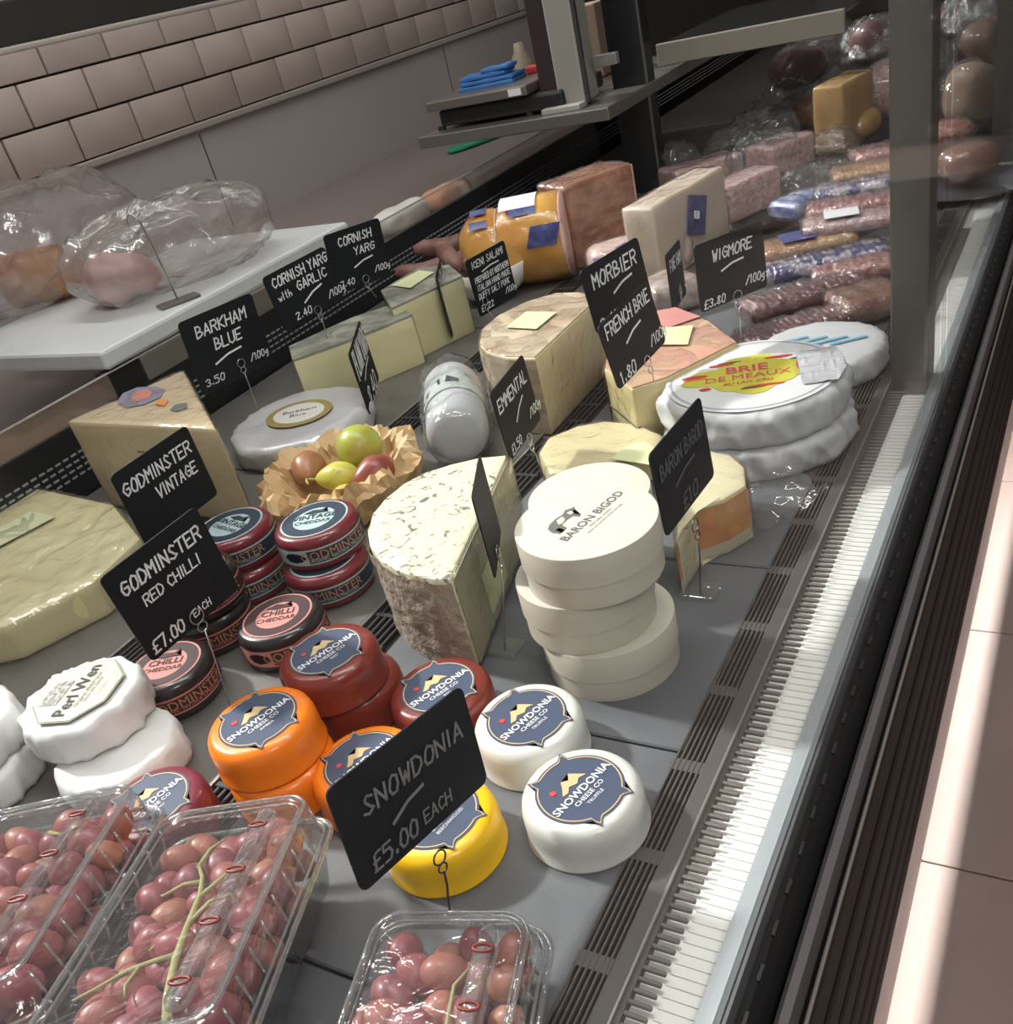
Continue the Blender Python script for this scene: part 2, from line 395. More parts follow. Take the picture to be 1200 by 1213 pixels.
# front grille lip and teeth
gripM = mat('ridged grey brown plastic', (.085, .078, .072), .5, bump=.05)
put('front_lip', box2(-.188, -.1765, -.4, 4.2, -.03, .0015, .001), gripM, case)
put('lip_highlight', box2(-.1775, -.1755, -.4, 4.2, -.02, .003, .0008), mat('painted lip highlight', (.33, .31, .29), .35, .5), case)  # pale bar stands in for the highlight along the lip
rid = put('front_vent', box2(-.209, -.188, -.4, 4.2, -.03, -.003), mat('vent shadow gap', (.006, .006, .006), .9), case)
rb = mesh_of(B(.0016, 4.6, .004, bev=.0004, seg=1), 'bar'); rb.materials.append(gripM)
for i in range(6): put('bar', rb, None, rid, (-.2075 + .0035 * i, 1.9, -.001))
for k in range(60): put('cross_bar', put('x', B(.021, .010, .004), gripM).data if k == 0 else bpy.data.meshes['x'], None, rid, (-.1985, -.2 + .0745 * k, -.0014))
for o in [o for o in COL.objects if o.name == 'x']: bpy.data.objects.remove(o)
gr = put('air_grille', box2(-.1757, -.1725, -.4, 4.2, -.03, 0), gripM, case)
tooth = mesh_of(B(.0135, .0028, .003, bev=.001, seg=2), 'tooth'); tooth.materials.append(mat('grey brown tooth', (.16, .145, .13), .45))
for k in range(210): put('tooth', tooth, None, gr, (-.1662, .07 + .0068 * k, -.0016))
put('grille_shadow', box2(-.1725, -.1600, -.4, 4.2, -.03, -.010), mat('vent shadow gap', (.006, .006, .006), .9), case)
led = mat('white enamel ledge', (.86, .86, .83), .35)
bl = bmesh.new()
box2(-.1725, -.128, -.4, 4.2, -.03, -.0065, bm=bl)
lw = put('white_ledge', bl, led, case)
rbm = bmesh.new()
for k in range(640): box2(-.159, -.1375, .06 + .0068 * k, .06 + .0068 * k + .0032, -.0066, -.0054, bm=rbm)
rr = put('ledge_rib', rbm, led, case); rr['kind'] = 'stuff'
# sill and bumper as an extruded profile
def extr(name, prof, m, y0=-.6, y1=5.2, parent=case):
    bm = bmesh.new(); a = [bm.verts.new((p[0], y0, p[1])) for p in prof]; b = [bm.verts.new((p[0], y1, p[1])) for p in prof]
    for i in range(len(prof) - 1): bm.faces.new((a[i], a[i + 1], b[i + 1], b[i]))
    bm.faces.new((a[-1], a[0], b[0], b[-1])); bm.faces.new(a[::-1]); bm.faces.new(b)
    bmesh.ops.recalc_face_normals(bm, faces=bm.faces[:])
    return put(name, bm, m, parent)
sillM = mat('blue grey sill', (.44, .48, .50), .4, .2)
extr('sill_rail', [(-.1372, -.03), (-.1372, .0), (-.128, .0015), (-.1255, -.001), (-.1255, -.03)], sillM)
extr('glass_channel', [(-.1235, -.03), (-.1235, .002), (-.1215, .003), (-.119, -.001), (-.119, -.03)], mat('channel aluminium', (.25, .26, .27), .3, .8))
extr('gasket', [(-.119, -.05), (-.119, -.006), (-.116, -.008), (-.1145, -.016), (-.110, -.03), (-.108, -.05)], BLACK)
stud = mesh_of(B(.002, .010, .002), 'clip'); stud.materials.append(mat('dark grey clip', (.022, .022, .023), .4))
for k in range(90): put('clip', stud, None, case, (-.1158, .05 + .028 * k, -.0072))
bump_m = mat('charcoal bumper', (.035, .031, .030), .5)
extr('bumper_rail', [(-.108, -.06), (-.1075, -.03), (-.1045, -.026), (-.1, -.028), (-.099, -.06)], mat('grey bumper rail', (.13, .12, .125), .38))
extr('bumper_highlight', [(-.0965, -.046), (-.0955, -.041), (-.0945, -.0395), (-.0935, -.0415), (-.0940, -.046)], mat('painted bumper highlight', (.3, .28, .27), .35))  # thin pale strip painted as the highlight on the black bumper
prof = [(-.14, -.047)]
for k in range(6):
    zz = -.047 - k * .073; xx = -.0945 - .024 * (k / 6)
    prof += [(xx - .007, zz), (xx - .001, zz - .006), (xx, zz - .012), (xx - .0015, zz - .05), (xx - .010, zz - .056), (xx - .010, zz - .070)]
prof += [(-.125, -.49), (-.128, -.49), (-.128, -.4), (-.14, -.1)]
extr('front_panel', prof, mat('dark brown front panel', (.012, .009, .008), .45, spec=.5))
put('plinth', box2(-.9, -.149, -.6, 5.2, FLOOR + .004, -.46), mat('pink grey plinth', (.42, .34, .33), .5), case)
put('carcass', box2(RX - .02, -.142, -.6, 5.2, -.46, -.031), mat('case body', (.05, .045, .04), .6), case)
# slate tiles along the front
slM = mat('grey slate', (.125, .131, .142), .6, col2=(.09, .095, .105), scale=9, bump=.5, bscale=22, dist=.003)
j1, j2 = D(800, 889).y, D(905, 672).y
stp = j2 - j1
ys = [j1 + stp * k for k in range(-2, 6)]
slab_n = ['under the yellow truckle and the clear punnet', 'under the two white truckles', 'under the pale wooden boxes', 'under the wrapped orange-rind wedge', 'under the white brie wheels', 'just past the brie wheels', 'under the dark red ribbed packs']
for i, (a, b) in enumerate(zip(ys, ys[1:])):
    pts = []
    for t in range(14): pts.append((-.206 + .0016 * noise.noise(Vector((t * 1.3, i * 7, 0))) - .001 * (t % 2), a + .001 + (b - a - .002) * t / 13))
    for t in range(14): pts.append((STR2 + .047 + .001 * noise.noise(Vector((t * 1.1, i * 3, 5))), b - .001 - (b - a - .002) * t / 13))
    bm = prism(pts, -.0059, 0, .0012, 1)
    o = put('slate_slab', mesh_of(bm, 'slab'), slM)
    tag(o, 'grey riven slate slab ' + slab_n[i], 'slate slab', 'slate slabs lining the front of the case')
# glass, posts
for ya, yb in ((-.5, .928), (.934, 1.835), (1.841, 2.75)):
    put('glass_pane', box2(-.1225, -.1175, ya, yb, .0035, .9), GLASS, case)
for py in (.958, 1.862):
    p = put('steel_post', box2(-.173, -.137, py, py + .042, -.03, .9, .002), STEEL, case)
# ---- canopy up over the far left
cn = thing('canopy', 'dark blurred canopy edge with a pale rim over the tiled wall', 'canopy', (-1.5, .3, onX(2, 66, -1.5).z))
put('housing', box2(-.10, .0, -1.9, 2.2, .010, .07, .004), mat('dark canopy', (.035, .031, .028), .5), cn)
put('rim', box2(-.006, .006, -1.9, 2.2, 0, .0095, .003), mat('pale canopy rim', (.45, .41, .37), .4), cn)
# ================================================================== LATHED CHEESES
def badge_outline(R):                        # roundel crossed by a banner whose ends have two points
    pts = []
    for i in range(96):
        t = 2 * PI * i / 96; r = R
        for c in (PI / 2, -PI / 2):
            for s in (-1, 1):
                d = abs((t - (c + s * .47) + PI) % (2 * PI) - PI)
                if d < .12: r = max(r, R * (1 + .25 * (1 - d / .12)))
            d = abs((t - c + PI) % (2 * PI) - PI)
            if d < .36: r = max(r, R * 1.03)
        pts.append((r * math.cos(t), r * math.sin(t)))
    return pts
def wax(name, label, xy, z, col, head, R=.0388, h=.031, sub='TRUFFLE', group='waxed cheese truckles with navy badges'):
    t = thing(name, label, 'cheese', (xy[0], xy[1], z), 0, group)
    prof = [(R * .97, 0), (R * 1.01, .0008), (R * 1.01, .0022), (R * .985, .004), (R * .99, h * .45), (R * .985, h * .70), (R * .955, h * .86), (R * .89, h * .965), (R * .8, h), (R * .4, h * 1.004), (R * .1, h * 1.004)]
    m = mat('wax ' + name.split('_cheese')[0], col, .33, sss=.0, coat=.25, bump=.06, bscale=60)
    put('wax_coat', mesh_of(lathe(prof, 56, .006, xy[0] * 50), 'wax', True), m, t)
    zt = h * 1.006
    put('badge', flat(badge_outline(R * .715), zt, .0003), NAVY, t, rot=(0, 0, head))
    put('badge_border', ringplate([(p[0], p[1]) for p in badge_outline(R * .68)], .97, zt, .0006), GOLD, t, rot=(0, 0, head))
    pk = flat([(-.011, .004), (-.006, .009), (-.003, .013), (.001, .010), (.005, .014), (.011, .004), (.006, .006), (.002, .0035), (-.003, .006), (-.007, .003)], zt, .0007)
    put('mountain_emblem', pk, GOLD, t, rot=(0, 0, head))
    put('dragon_emblem', flat(circ(.0022, 8, -.0125, .011), zt, .0007), mat('red print', (.55, .05, .05), .5), t, rot=(0, 0, head))
    Z = zt + .0008
    for s, sz, yy, m2, bo in (('SNOWDONIA', .0078, -.0020, WPRINT, .02), ('CHEESE CO', .0048, -.0080, WPRINT, .01), (sub, .0036, -.0130, WPRINT, 0)):
        o = text(s, sz, m2, t, 0, yy, Z, bold=bo); o.rotation_euler = (0, 0, head)
    return t
HD = ang((589, 873), (650, 821), .031)
WH = (.68, .68, .64); RD = (.20, .028, .018); OR = (.95, .22, .008); YE = (.95, .55, .01); MA = (.20, .035, .055)
wax('white_truckle', 'white waxed truckle leaning nearest the stack of wooden boxes', (-.304, .383), 0, WH, HD)
wax('white_truckle', 'white waxed truckle closest to the steel front lip', (-.241, .334), 0, WH, HD + .03)
wax('yellow_truckle', 'bright yellow waxed truckle half hidden behind the big lower blackboard', (-.320, .290), 0, YE, HD + .1, sub='BEECHWOOD')
wax('red_truckle', 'dark red waxed truckle on top of the red pair', (-.466, .380), .0315, RD, HD - .05, sub='RED')
wax('red_truckle', 'dark red waxed truckle underneath the other in the red pair', (-.462, .388), 0, RD, HD, sub='RED')
wax('red_truckle', 'red waxed truckle standing alone in front of the blue cheese', (-.384, .395), 0, (.27, .045, .032), HD - .12, sub='RED')
wax('orange_truckle', 'orange waxed truckle with its badge in full view, on top of its pair', (-.468, .305), .0315, OR, HD, sub='AMBER')
wax('orange_truckle', 'orange waxed truckle at the bottom of the orange pair', (-.463, .303), 0, OR, HD - .1, sub='AMBER')
wax('orange_truckle', 'orange waxed truckle peeping over the top edge of the big lower blackboard', (-.396, .316), 0, OR, HD + .05, sub='AMBER')
wax('maroon_truckle', 'maroon waxed truckle behind the first grape punnets', (-.528, .240), 0, MA, HD + .1, sub='RUBY')
# ---- round pots with a printed band
TEAL = mat('pale teal print', (.40, .53, .52), .5); PINK = mat('salmon print', (.62, .24, .21), .5)
def banded(label, xy, z, kind, face, R=.0405, h=.0335, top_s='VINTAGE'):
    t = thing('banded_cheese', label, 'cheese', (xy[0], xy[1], z), 0, 'round banded cheeses behind the two left blackboards')
    if kind == 'teal': wx, pr, dk = mat('burgundy wax', (.17, .022, .03), .3, coat=.3), TEAL, mat('ink blue', (.02, .035, .06), .5)
    else: wx, pr, dk = mat('black wax', (.02, .017, .018), .3, coat=.3), PINK, mat('ink brown', (.045, .02, .022), .5)
    prof = [(R * .9, 0), (R * .965, .002), (R * .985, h * .2), (R * .98, h * .26), (R * .98, h * .68), (R * .99, h * .74), (R * .985, h * .84), (R * .94, h * .95), (R * .86, h), (R * .5, h * 1.002)]
    put('wax_coat', mesh_of(lathe(prof, 48), 'wax', True), wx, t)
    def band(z0, z1, r, a0, a1, name, m, n=40):
        bm = bmesh.new(); A = [a0 + (a1 - a0) * i / n for i in range(n + 1)]
        lo = [bm.verts.new((r * math.cos(a), r * math.sin(a), z0)) for a in A]; hi = [bm.verts.new((r * math.cos(a), r * math.sin(a), z1)) for a in A]
        for i in range(n): f = bm.faces.new((lo[i], lo[i + 1], hi[i + 1], hi[i])); f.smooth = True
        return put(name, bm, m, t)
    band(h * .24, h * .72, R * 1.0, 0, 2 * PI, 'band_label', pr)
    band(h * .285, h * .67, R * 1.004, face - .30, face + 2.6, 'dark_panel', dk)
    fm_ = flat([(-.013, 0), (-.008, .004), (-.001, .0055), (.007, .004), (.012, 0), (.007, -.0035), (-.001, -.005), (-.008, -.004)], 0, .0002)
    for v in fm_.verts: th = face - .62 + v.co.x / R; v.co = Vector((R * 1.006 * math.cos(th), R * 1.006 * math.sin(th), h * .48 + v.co.y))
    bmesh.ops.recalc_face_normals(fm_, faces=fm_.faces[:]); put('fish_emblem', fm_, dk, t)
    o = text('GODMINSTER', .0120, mat('copper print', (.50, .24, .12), .5), t, 0, h * .50, 0, wrap=(R * 1.01, face + .45))
    text('ORGANIC VINTAGE CHEDDAR', .0045, pr, t, 0, h * .36, 0, wrap=(R * 1.01, face + .45))
    for k in range(4): text('- - - -', .005, dk, t, 0, h * (.34 + .09 * k), 0, wrap=(R * 1.01, face - 1.25))
    fish = [(face - .5, .48), (face - .42, .56), (face - .2, .62), (face - .02, .5), (face - .2, .38), (face - .42, .42)]
    # top label: rings
    put('top_label', flat(circ(R * .80), h * 1.003, .0003), pr, t)
    put('label_ring', ringplate(circ(R * .755), .66, h * 1.003, .0006), dk, t)
    hd = face + PI / 2 - .25
    o = text(top_s, .0105, dk, t, 0, .003, h * 1.003 + .0007, bold=.02); o.rotation_euler = (0, 0, hd)
    o = text('CHEDDAR', .0075, dk, t, 0, -.0065, h * 1.003 + .0007, bold=.01); o.rotation_euler = (0, 0, hd)
    put('bird_emblem', flat([(-.012, .011), (-.004, .016), (.004, .0145), (.009, .018), (.007, .012), (.012, .009), (.004, .0095), (-.004, .0085)], h * 1.003, .0009), dk, t, rot=(0, 0, hd))
    return t
F0 = math.atan2(-.54, .60)
banded('burgundy banded cheese with full teal top, nearest the paper basket', (-.604, .540), .034, 'teal', F0 - .15)
banded('burgundy banded cheese under the one nearest the paper basket', (-.597, .527), 0, 'teal', F0 - .7)
banded('burgundy banded cheese with teal top partly behind the upper left blackboard', (-.692, .517), .034, 'teal', F0 - .75)
banded('burgundy banded cheese at the bottom behind the dark blackboards', (-.690, .513), 0, 'teal', F0 - .3)
banded('black banded cheese with a salmon pink top, fully visible beside the red truckles', (-.580, .440), 0, 'pink', F0 - .1, .0385, .034, 'CHILLI')
banded('black banded cheese with pink band right behind the lower left blackboard, upper one', (-.668, .441), .0345, 'pink', F0 - .3, .0385, .034, 'CHILLI')
banded('black banded cheese with pink band under the one behind the lower left blackboard', (-.668, .438), 0, 'pink', F0 - .3, .0385, .034, 'CHILLI')
banded('black banded cheese with pink top behind the white octagonal-label wheel', (-.638, .360), 0, 'pink', F0 - .1, .0385, .034, 'CHILLI')
# ---- pale wooden boxes
woodM = mat('pale poplar', (.60, .56, .46), .42, col2=(.55, .51, .42), scale=6, stretch=(1, 1, 14), bump=.05)
woodT = mat('pale poplar lid top', (.68, .65, .56), .45, col2=(.64, .61, .52), scale=5, stretch=(1, 8, 1))
BR = ang((690, 637), (733, 600), .123)
def wbox(label, x, y, z, top=False, R=.0508, head=None):
    t = thing('wooden_cheese_box', label, 'cheese box', (x, y, z), 0, 'round pale wooden cheese boxes')
    put('box_base', mesh_of(lathe([(R * .974, .0), (R * .974, .022)], 64), 'base', True, .6), woodM, t)
    lid = lathe([(R * .97, .0180), (R * .999, .0180), (R * 1.0, .0402), (R * .993, .0408)], 80)
    put('box_lid', mesh_of(lid, 'lid', True, .6), woodM, t)
    put('lid_top', flat(circ(R * .992, 80), .0406, .0004), woodT, t)
    if top:
        hd = head if head is not None else BR; Z = .0412; ink = mat('grey print', (.13, .13, .12), .7)
        def T(s, sz, px, py, bo=0, sx=1):
            o = text(s, sz, ink, t, px, py, Z, bold=bo, sx=sx); o.rotation_euler = (0, 0, hd)
        T('BARON BIGOD', .0100, .006, -.002, .025, 1.0); T('brie style cheese', .0036, .006, -.0085); T('made on our farm from raw milk', .0030, .006, -.0125)
        cow = [(-.020, .004), (-.021, .012), (-.018, .019), (-.012, .022), (-.004, .023), (.004, .0215), (.010, .024), (.013, .0215), (.017, .0195), (.014, .0165), (.010, .017), (.008, .013), (.009, .006), (.006, .005), (.005, .011), (-.001, .012), (-.009, .0115), (-.011, .004), (-.014, .004), (-.013, .011), (-.017, .012), (-.018, .004)]
        cw = [(c[0] * .9 - .004, c[1] * .85 + .002) for c in cow]
        put('cow_emblem', flat(cw, .0409, .0002), ink, t, rot=(0, 0, hd))
        put('cow_patch', flat([(-.013, .014), (-.009, .019), (-.003, .0185), (-.005, .0145), (-.010, .0125)], .0412, .0002), woodT, t, rot=(0, 0, hd))
        put('cow_patch', flat([(.001, .0145), (.002, .0185), (.0055, .0175), (.004, .0135)], .0412, .0002), woodT, t, rot=(0, 0, hd))
    return t
wbox('pale round wooden box at the bottom of the front stack', -.289, .488, 0)
wbox('pale round wooden box in the middle of the front stack', -.2995, .487, .0413, R=.0495)
wbox('pale round wooden box with printed cow on top of the front stack', -.289, .4885, .0826, True)
wbox('pale round wooden box at the bottom of the rear pair, behind the printed one', -.342, .592, 0)
wbox('plain topped round wooden box on the rear pair', -.341, .590, .0413)
# ---- foil wrapped wheels
foilW = mat('white waxed paper', (.62, .63, .64), .38, bump=.5, bscale=30, col2=(.57, .58, .60), scale=20, dist=.003)
def wheel(name, label, xy, z, R, h, m=None, seed=0, cat='cheese', group=None, wob=.035, wr=.0012, pleat=0):
    t = thing(name, label, cat, (xy[0], xy[1], z), 0, group)
    prof = [(R * .92, 0), (R * .985, .002), (R, h * .2), (R * 1.0, h * .5), (R, h * .8), (R * .97, h * .93), (R * .9, h), (R * .75, h * 1.01), (R * .5, h * 1.01), (R * .25, h * 1.01), (R * .05, h * 1.01)]
    if pleat: prof = prof[:3] + [(R, h * .3), (R, h * .4), prof[3], (R, h * .6), (R, h * .7)] + prof[4:]
    bm = lathe(prof, 220 if pleat else 96, wob, seed); wrinkle(bm, 0, wr, 55, seed, True)
    if pleat:
        for v in bm.verts:
            a = math.atan2(v.co.y, v.co.x); q = Vector((math.cos(a) * 5 + seed, math.sin(a) * 5 + v.co.z * 25, v.co.z * 18))
            k = pleat * (1 - 2.6 * abs(noise.noise(q))) * (1 if v.co.xy.length > R * .93 else 0) * min(1, v.co.z / (h * .3)); d = v.co.xy.normalized(); v.co.x += d.x * k; v.co.y += d.y * k
    for v in bm.verts:
        if v.co.z < 0: v.co.z = 0
    for v in bm.verts:
        if v.co.z > h * .8 and v.co.xy.length < R * .93: v.co.z = min(v.co.z, h * 1.012); v.co.z += (h * 1.008 - v.co.z) * .8
    put('wrapper', mesh_of(bm, 'wrap', True), m or foilW, t)
    return t
BX, BY = -.281, .845
wheel('brie_wheel', 'white paper wrapped brie wheel underneath the printed one', (BX + .003, BY - .002), 0, .091, .032, seed=3, group='wrapped brie wheels', wr=.0015, pleat=.0032)
t = wheel('brie_wheel', 'large brie wheel in white paper with yellow and red printed label', (BX - .002, BY + .003), .0325, .0915, .035, seed=5, group='wrapped brie wheels', wr=.0015, pleat=.0032)
hb = ang((855, 450), (925, 440), .068)
ob = []
for i in range(40):
    a = 2 * PI * i / 40; r = .056 * (1 + .16 * math.cos(4 * a) + .07 * math.cos(9 * a + 1)); ob.append((r * math.cos(a) * 1.05, r * math.sin(a) * .72))
ZB = .0366
put('printed_label', flat(circ(.084, 60), ZB - .0004, .0003), mat('white print gloss', (.75, .76, .76), .3, bump=.2, bscale=40), t)
put('label_ring', ringplate(circ(.080, 60), .965, ZB, .0001), mat('blue grey print', (.38, .41, .48), .5), t)
put('yellow_cartouche', flat(ob, ZB + .0002, .0002), mat('yellow green print', (.60, .56, .07), .5), t, rot=(0, 0, hb))
redp = mat('red print', (.55, .05, .05), .5); grnp = mat('green print', (.05, .16, .05), .5)
for (cx, cy, rx, ry, m_) in ((-.055, .008, .013, .004, redp), (-.054, .002, .012, .002, mat('orange print', (.7, .25, .05), .5)), (.050, .004, .007, .016, redp), (-.028, .030, .013, .003, redp), (.028, .032, .014, .003, redp), (.01, -.032, .020, .0025, redp), (-.045, -.024, .006, .003, redp), (.05, .022, .012, .002, grnp), (-.02, .034, .012, .0015, grnp), (.0, -.035, .012, .0015, grnp)):
    put('label_ornament', flat(circ(rx, 14, cx, cy, ry), ZB + .0005, .0002), m_, t, rot=(0, 0, hb))
for s, sz, yy in (('BRIE', .022, .012), ('DE MEAUX', .017, -.006), ('AU LAIT CRU', .008, -.020)):
    o = text(s, sz, mat('pink red print', (.62, .07, .12), .5), t, -.004, yy, ZB + .0008, bold=.02); o.rotation_euler = (0, 0, hb)
for k in range(8):
    o = text('matiere grasse lait fromage affine', .0045, mat('grey small print', (.2, .2, .22), .6), t, .058 - 0, .025 - .006 * k, ZB + .0008, sx=.6); o.rotation_euler = (0, 0, hb)
fb = bmesh.new(); nn = 14; GG = []
for i in range(nn + 1):
    row = []
    for j in range(nn + 1):
        u, v = i / nn, j / nn; x_ = .045 + .044 * u; y_ = -.045 + .080 * v
        if math.hypot(x_, y_) > .0885: k_ = .0885 / math.hypot(x_, y_); x_ *= k_; y_ *= k_
        row.append(fb.verts.new((x_, y_, ZB + .0012 + .0022 * abs(noise.noise(Vector((u * 9, v * 2.5, 3)))) + .003 * u * abs(noise.noise(Vector((u * 3, v * 7, 8)))))))
    GG.append(row)
for i in range(nn):
    for j in range(nn): fb.faces.new((GG[i][j], GG[i + 1][j], GG[i + 1][j + 1], GG[i][j + 1]))
put('folded_paper_flap', fb, mat('striped paper flap', (.60, .60, .62), .4, col2=(.40, .41, .44), scale=30, stretch=(1, 9, 1), bump=.3), t, rot=(0, 0, hb))
t = wheel('brie_wheel', 'smaller white wrapped wheel with pale blue print behind the brie', (-.257, 1.013), 0, .070, .030, pleat=.002, seed=8, group='wrapped brie wheels')
for k in range(4): put('blue_print', flat([(-.05 + .02 * k, .01 - .008 * k), (-.01 + .02 * k, .02 - .008 * k), (-.012 + .02 * k, .024 - .008 * k), (-.052 + .02 * k, .014 - .008 * k)], .0318, .0003), mat('sky print', (.12, .42, .58), .5), t, rot=(0, 0, hb))
# Barkham-type foil wheel with oval label
foilS = mat('silvery white foil', (.62, .62, .63), .3, .25, bump=.6, bscale=26, col2=(.55, .55, .57), scale=20, dist=.004)
t = wheel('foil_wrapped_cheese', 'flat wheel in silvery white foil with an oval gold edged label', (-.862, .812), 0, .092, .034, foilS, 11, wob=.05, wr=.0022)
oh = ang((315, 497), (393, 480), .036)
put('oval_label', flat(circ(.046, 40, ry=.040), .0368, .0003), mat('gold edge print', (.42, .33, .12), .4, .3), t)
put('label_field', flat(circ(.036, 40, ry=.030), .0372, .0003), mat('cream print', (.66, .64, .60), .5), t)
for s, yy in (('Barkham', .007), ('Blue', -.007)):
    o = text(s, .013, KPRINT, t, 0, yy, .0377); o.rotation_euler = (0, 0, oh)
# white octagonal-label wheels (lower left)
pw = mat('white cheese paper', (.76, .76, .75), .5, bump=.4, bscale=24, dist=.004)
def octo(label, xy, z, R, h, seed, lab=True, head=0):
    t = wheel('soft_cheese', label, xy, z, R, h, pw, seed, group='white paper wrapped soft cheeses', wob=.06, wr=.003)
    if lab:
        o8 = [(.037 * math.cos(PI / 8 + k * PI / 4) * 1.05, .037 * math.sin(PI / 8 + k * PI / 4) * .95) for k in range(8)]
        put('octagonal_label', flat(o8, h * 1.01 + .0022, .0003), mat('olive edge print', (.28, .28, .19), .5), t, rot=(0, 0, head))
        put('label_field', flat([(a * .96, b * .96) for a, b in o8], h * 1.01 + .0026, .0003), mat('buff print', (.58, .56, .47), .5), t, rot=(0, 0, head))
        put('sheep_emblem', flat([(-.016, .010), (-.016, .025), (.002, .026), (.012, .024), (.012, .010)], h * 1.01 + .003, .0003), mat('grey engraving', (.13, .13, .13), .6, col2=(.5, .49, .43), scale=300), t, rot=(0, 0, head))
        Z = h * 1.01 + .0036
        for s, sz, yy in (('Perl Wen', .0155, .0), ('Organic Welsh brie', .005, -.009), ('white soft cheese', .004, -.0135), ('| | | | | | |', .004, -.021)):
            o = text(s, sz, KPRINT, t, 0, yy, Z, bold=.01 if sz > .01 else 0); o.rotation_euler = (0, 0, head)
    return t
PH = ang((105, 857), (138, 812), .06)
octo('white paper wrapped soft cheese under the octagonal-label wheel', (-.607, .276), 0, .046, .029, 2, False)
octo('white paper wrapped soft cheese with a full octagonal label, left of the orange truckles', (-.646, .292), .030, .047, .030, 4, True, PH)
octo('white paper wrapped soft cheese cut off by the left picture edge', (-.735, .236), .030, .047, .030, 6, True, PH + .1)
octo('white paper wrapped soft cheese low at the left picture edge', (-.728, .230), 0, .046, .029, 7, False)
# ================================================================== CUT CHEESES
def cut(name, label, top, zt, zb=0, m=None, bev=.002, amp=.0, freq=40, taper=1, cat='cheese', group=None, wrapf=True, fo=.0012, fa=.0016, ff=60, seed=1, sub=2, fm=None):
    P = [D(x, y, zt) for x, y in top]; c = sum(P, Vector()) / len(P); c.z = zb
    t = thing(name, label, cat, c, 0, group)
    pts = [(p.x - c.x, p.y - c.y) for p in P]
    bm = prism(pts, 0, zt - zb, bev, 2, sub, amp, freq, taper, seed)
    me = mesh_of(bm, name, True, .7)
    put('paste', me, m, t)
    if wrapf: film(t, me, fo, fa, ff, seed, fm)
    return t, pts, c
def skirt(t, pts, i0, i1, z0, z1, m, name='rind', out=.0012, amp=.0006, n=10):
    """thin rind following part of an outline; pts in local coordinates"""
    N = len(pts); A = sum((pts[i][0] * pts[(i + 1) % N][1] - pts[(i + 1) % N][0] * pts[i][1]) for i in range(N))
    cx = sum(p[0] for p in pts) / N; cy = sum(p[1] for p in pts) / N
    seq = [pts[i % N] for i in range(i0, i1 + 1)]; bm = bmesh.new(); rows = []
    Q = []
    for a, b in zip(seq, seq[1:]):
        for k in range(6): Q.append((a[0] + (b[0] - a[0]) * k / 6, a[1] + (b[1] - a[1]) * k / 6))
    Q.append(seq[-1])
    for r in range(n + 1):
        z = z0 + (z1 - z0) * r / n; row = []
        for q in Q:
            d = Vector((q[0] - cx, q[1] - cy, 0)).normalized()
            k = out + amp * noise.noise(Vector((q[0] * 90, q[1] * 90, z * 90)))
            row.append(bm.verts.new((q[0] + d.x * k, q[1] + d.y * k, z)))
        rows.append(row)
    for a, b in zip(rows, rows[1:]):
        for i in range(len(a) - 1): f = bm.faces.new((a[i], a[i + 1], b[i + 1], b[i])); f.smooth = True
    return put(name, bm, m, t)
def sticker(t, c, px, z, m, name='price_label', th=.0004, lift=.0015):
    P = [D(x, y, z) - Vector((c.x, c.y, z)) for x, y in px]
    return put(name, flat([(p.x, p.y) for p in P], z - c.z + lift, th), m, t)
ylab = mat('pale yellow price label', (.68, .72, .42), .5)
# blue cheese
def blue_mat():
    m = mat('veined cream paste', (.76, .72, .52), .5, bump=.25, bscale=120); nt = m.node_tree; L = nt.links.new; b = nt.nodes['Principled BSDF']
    tc = nt.nodes['Texture Coordinate']; n = nt.nodes.new('ShaderNodeTexNoise'); n.inputs['Scale'].default_value = 62; n.inputs['Detail'].default_value = 4; n.inputs['Distortion'].default_value = 2.6
    L(tc.outputs['Object'], n.inputs['Vector'])
    r = nt.nodes.new('ShaderNodeValToRGB'); e = r.color_ramp.elements
    e[0].position = .34; e[0].color = (.13, .17, .15, 1); e[1].position = .455; e[1].color = (.76, .72, .50, 1)
    k = r.color_ramp.elements.new(.40); k.color = (.50, .50, .36, 1)
    L(n.outputs['Fac'], r.inputs[0]); L(r.outputs[0], b.inputs['Base Color']); return m
st_top = [(533, 686), (515, 686), (492, 682), (468, 675), (449, 662), (437, 645), (435, 628), (441, 608), (456, 590), (478, 572), (505, 558), (535, 549), (570, 542), (601, 538)]
t, pts, c = cut('blue_cheese', 'tall half wheel of blue veined cheese with a crusty brown rind', st_top, .087, 0, blue_mat(), .0025, .0006, 60, wrapf=False, sub=3)
rindM = mat('crusty rind', (.30, .235, .175), .8, col2=(.42, .36, .29), scale=60, bump=1.0, bscale=140, dist=.004)
skirt(t, pts, 0, 13, .0, .083, rindM, 'rind', .0016, .0022, 24)
P1, P2 = D(533, 686, .087), D(601, 538, .087)
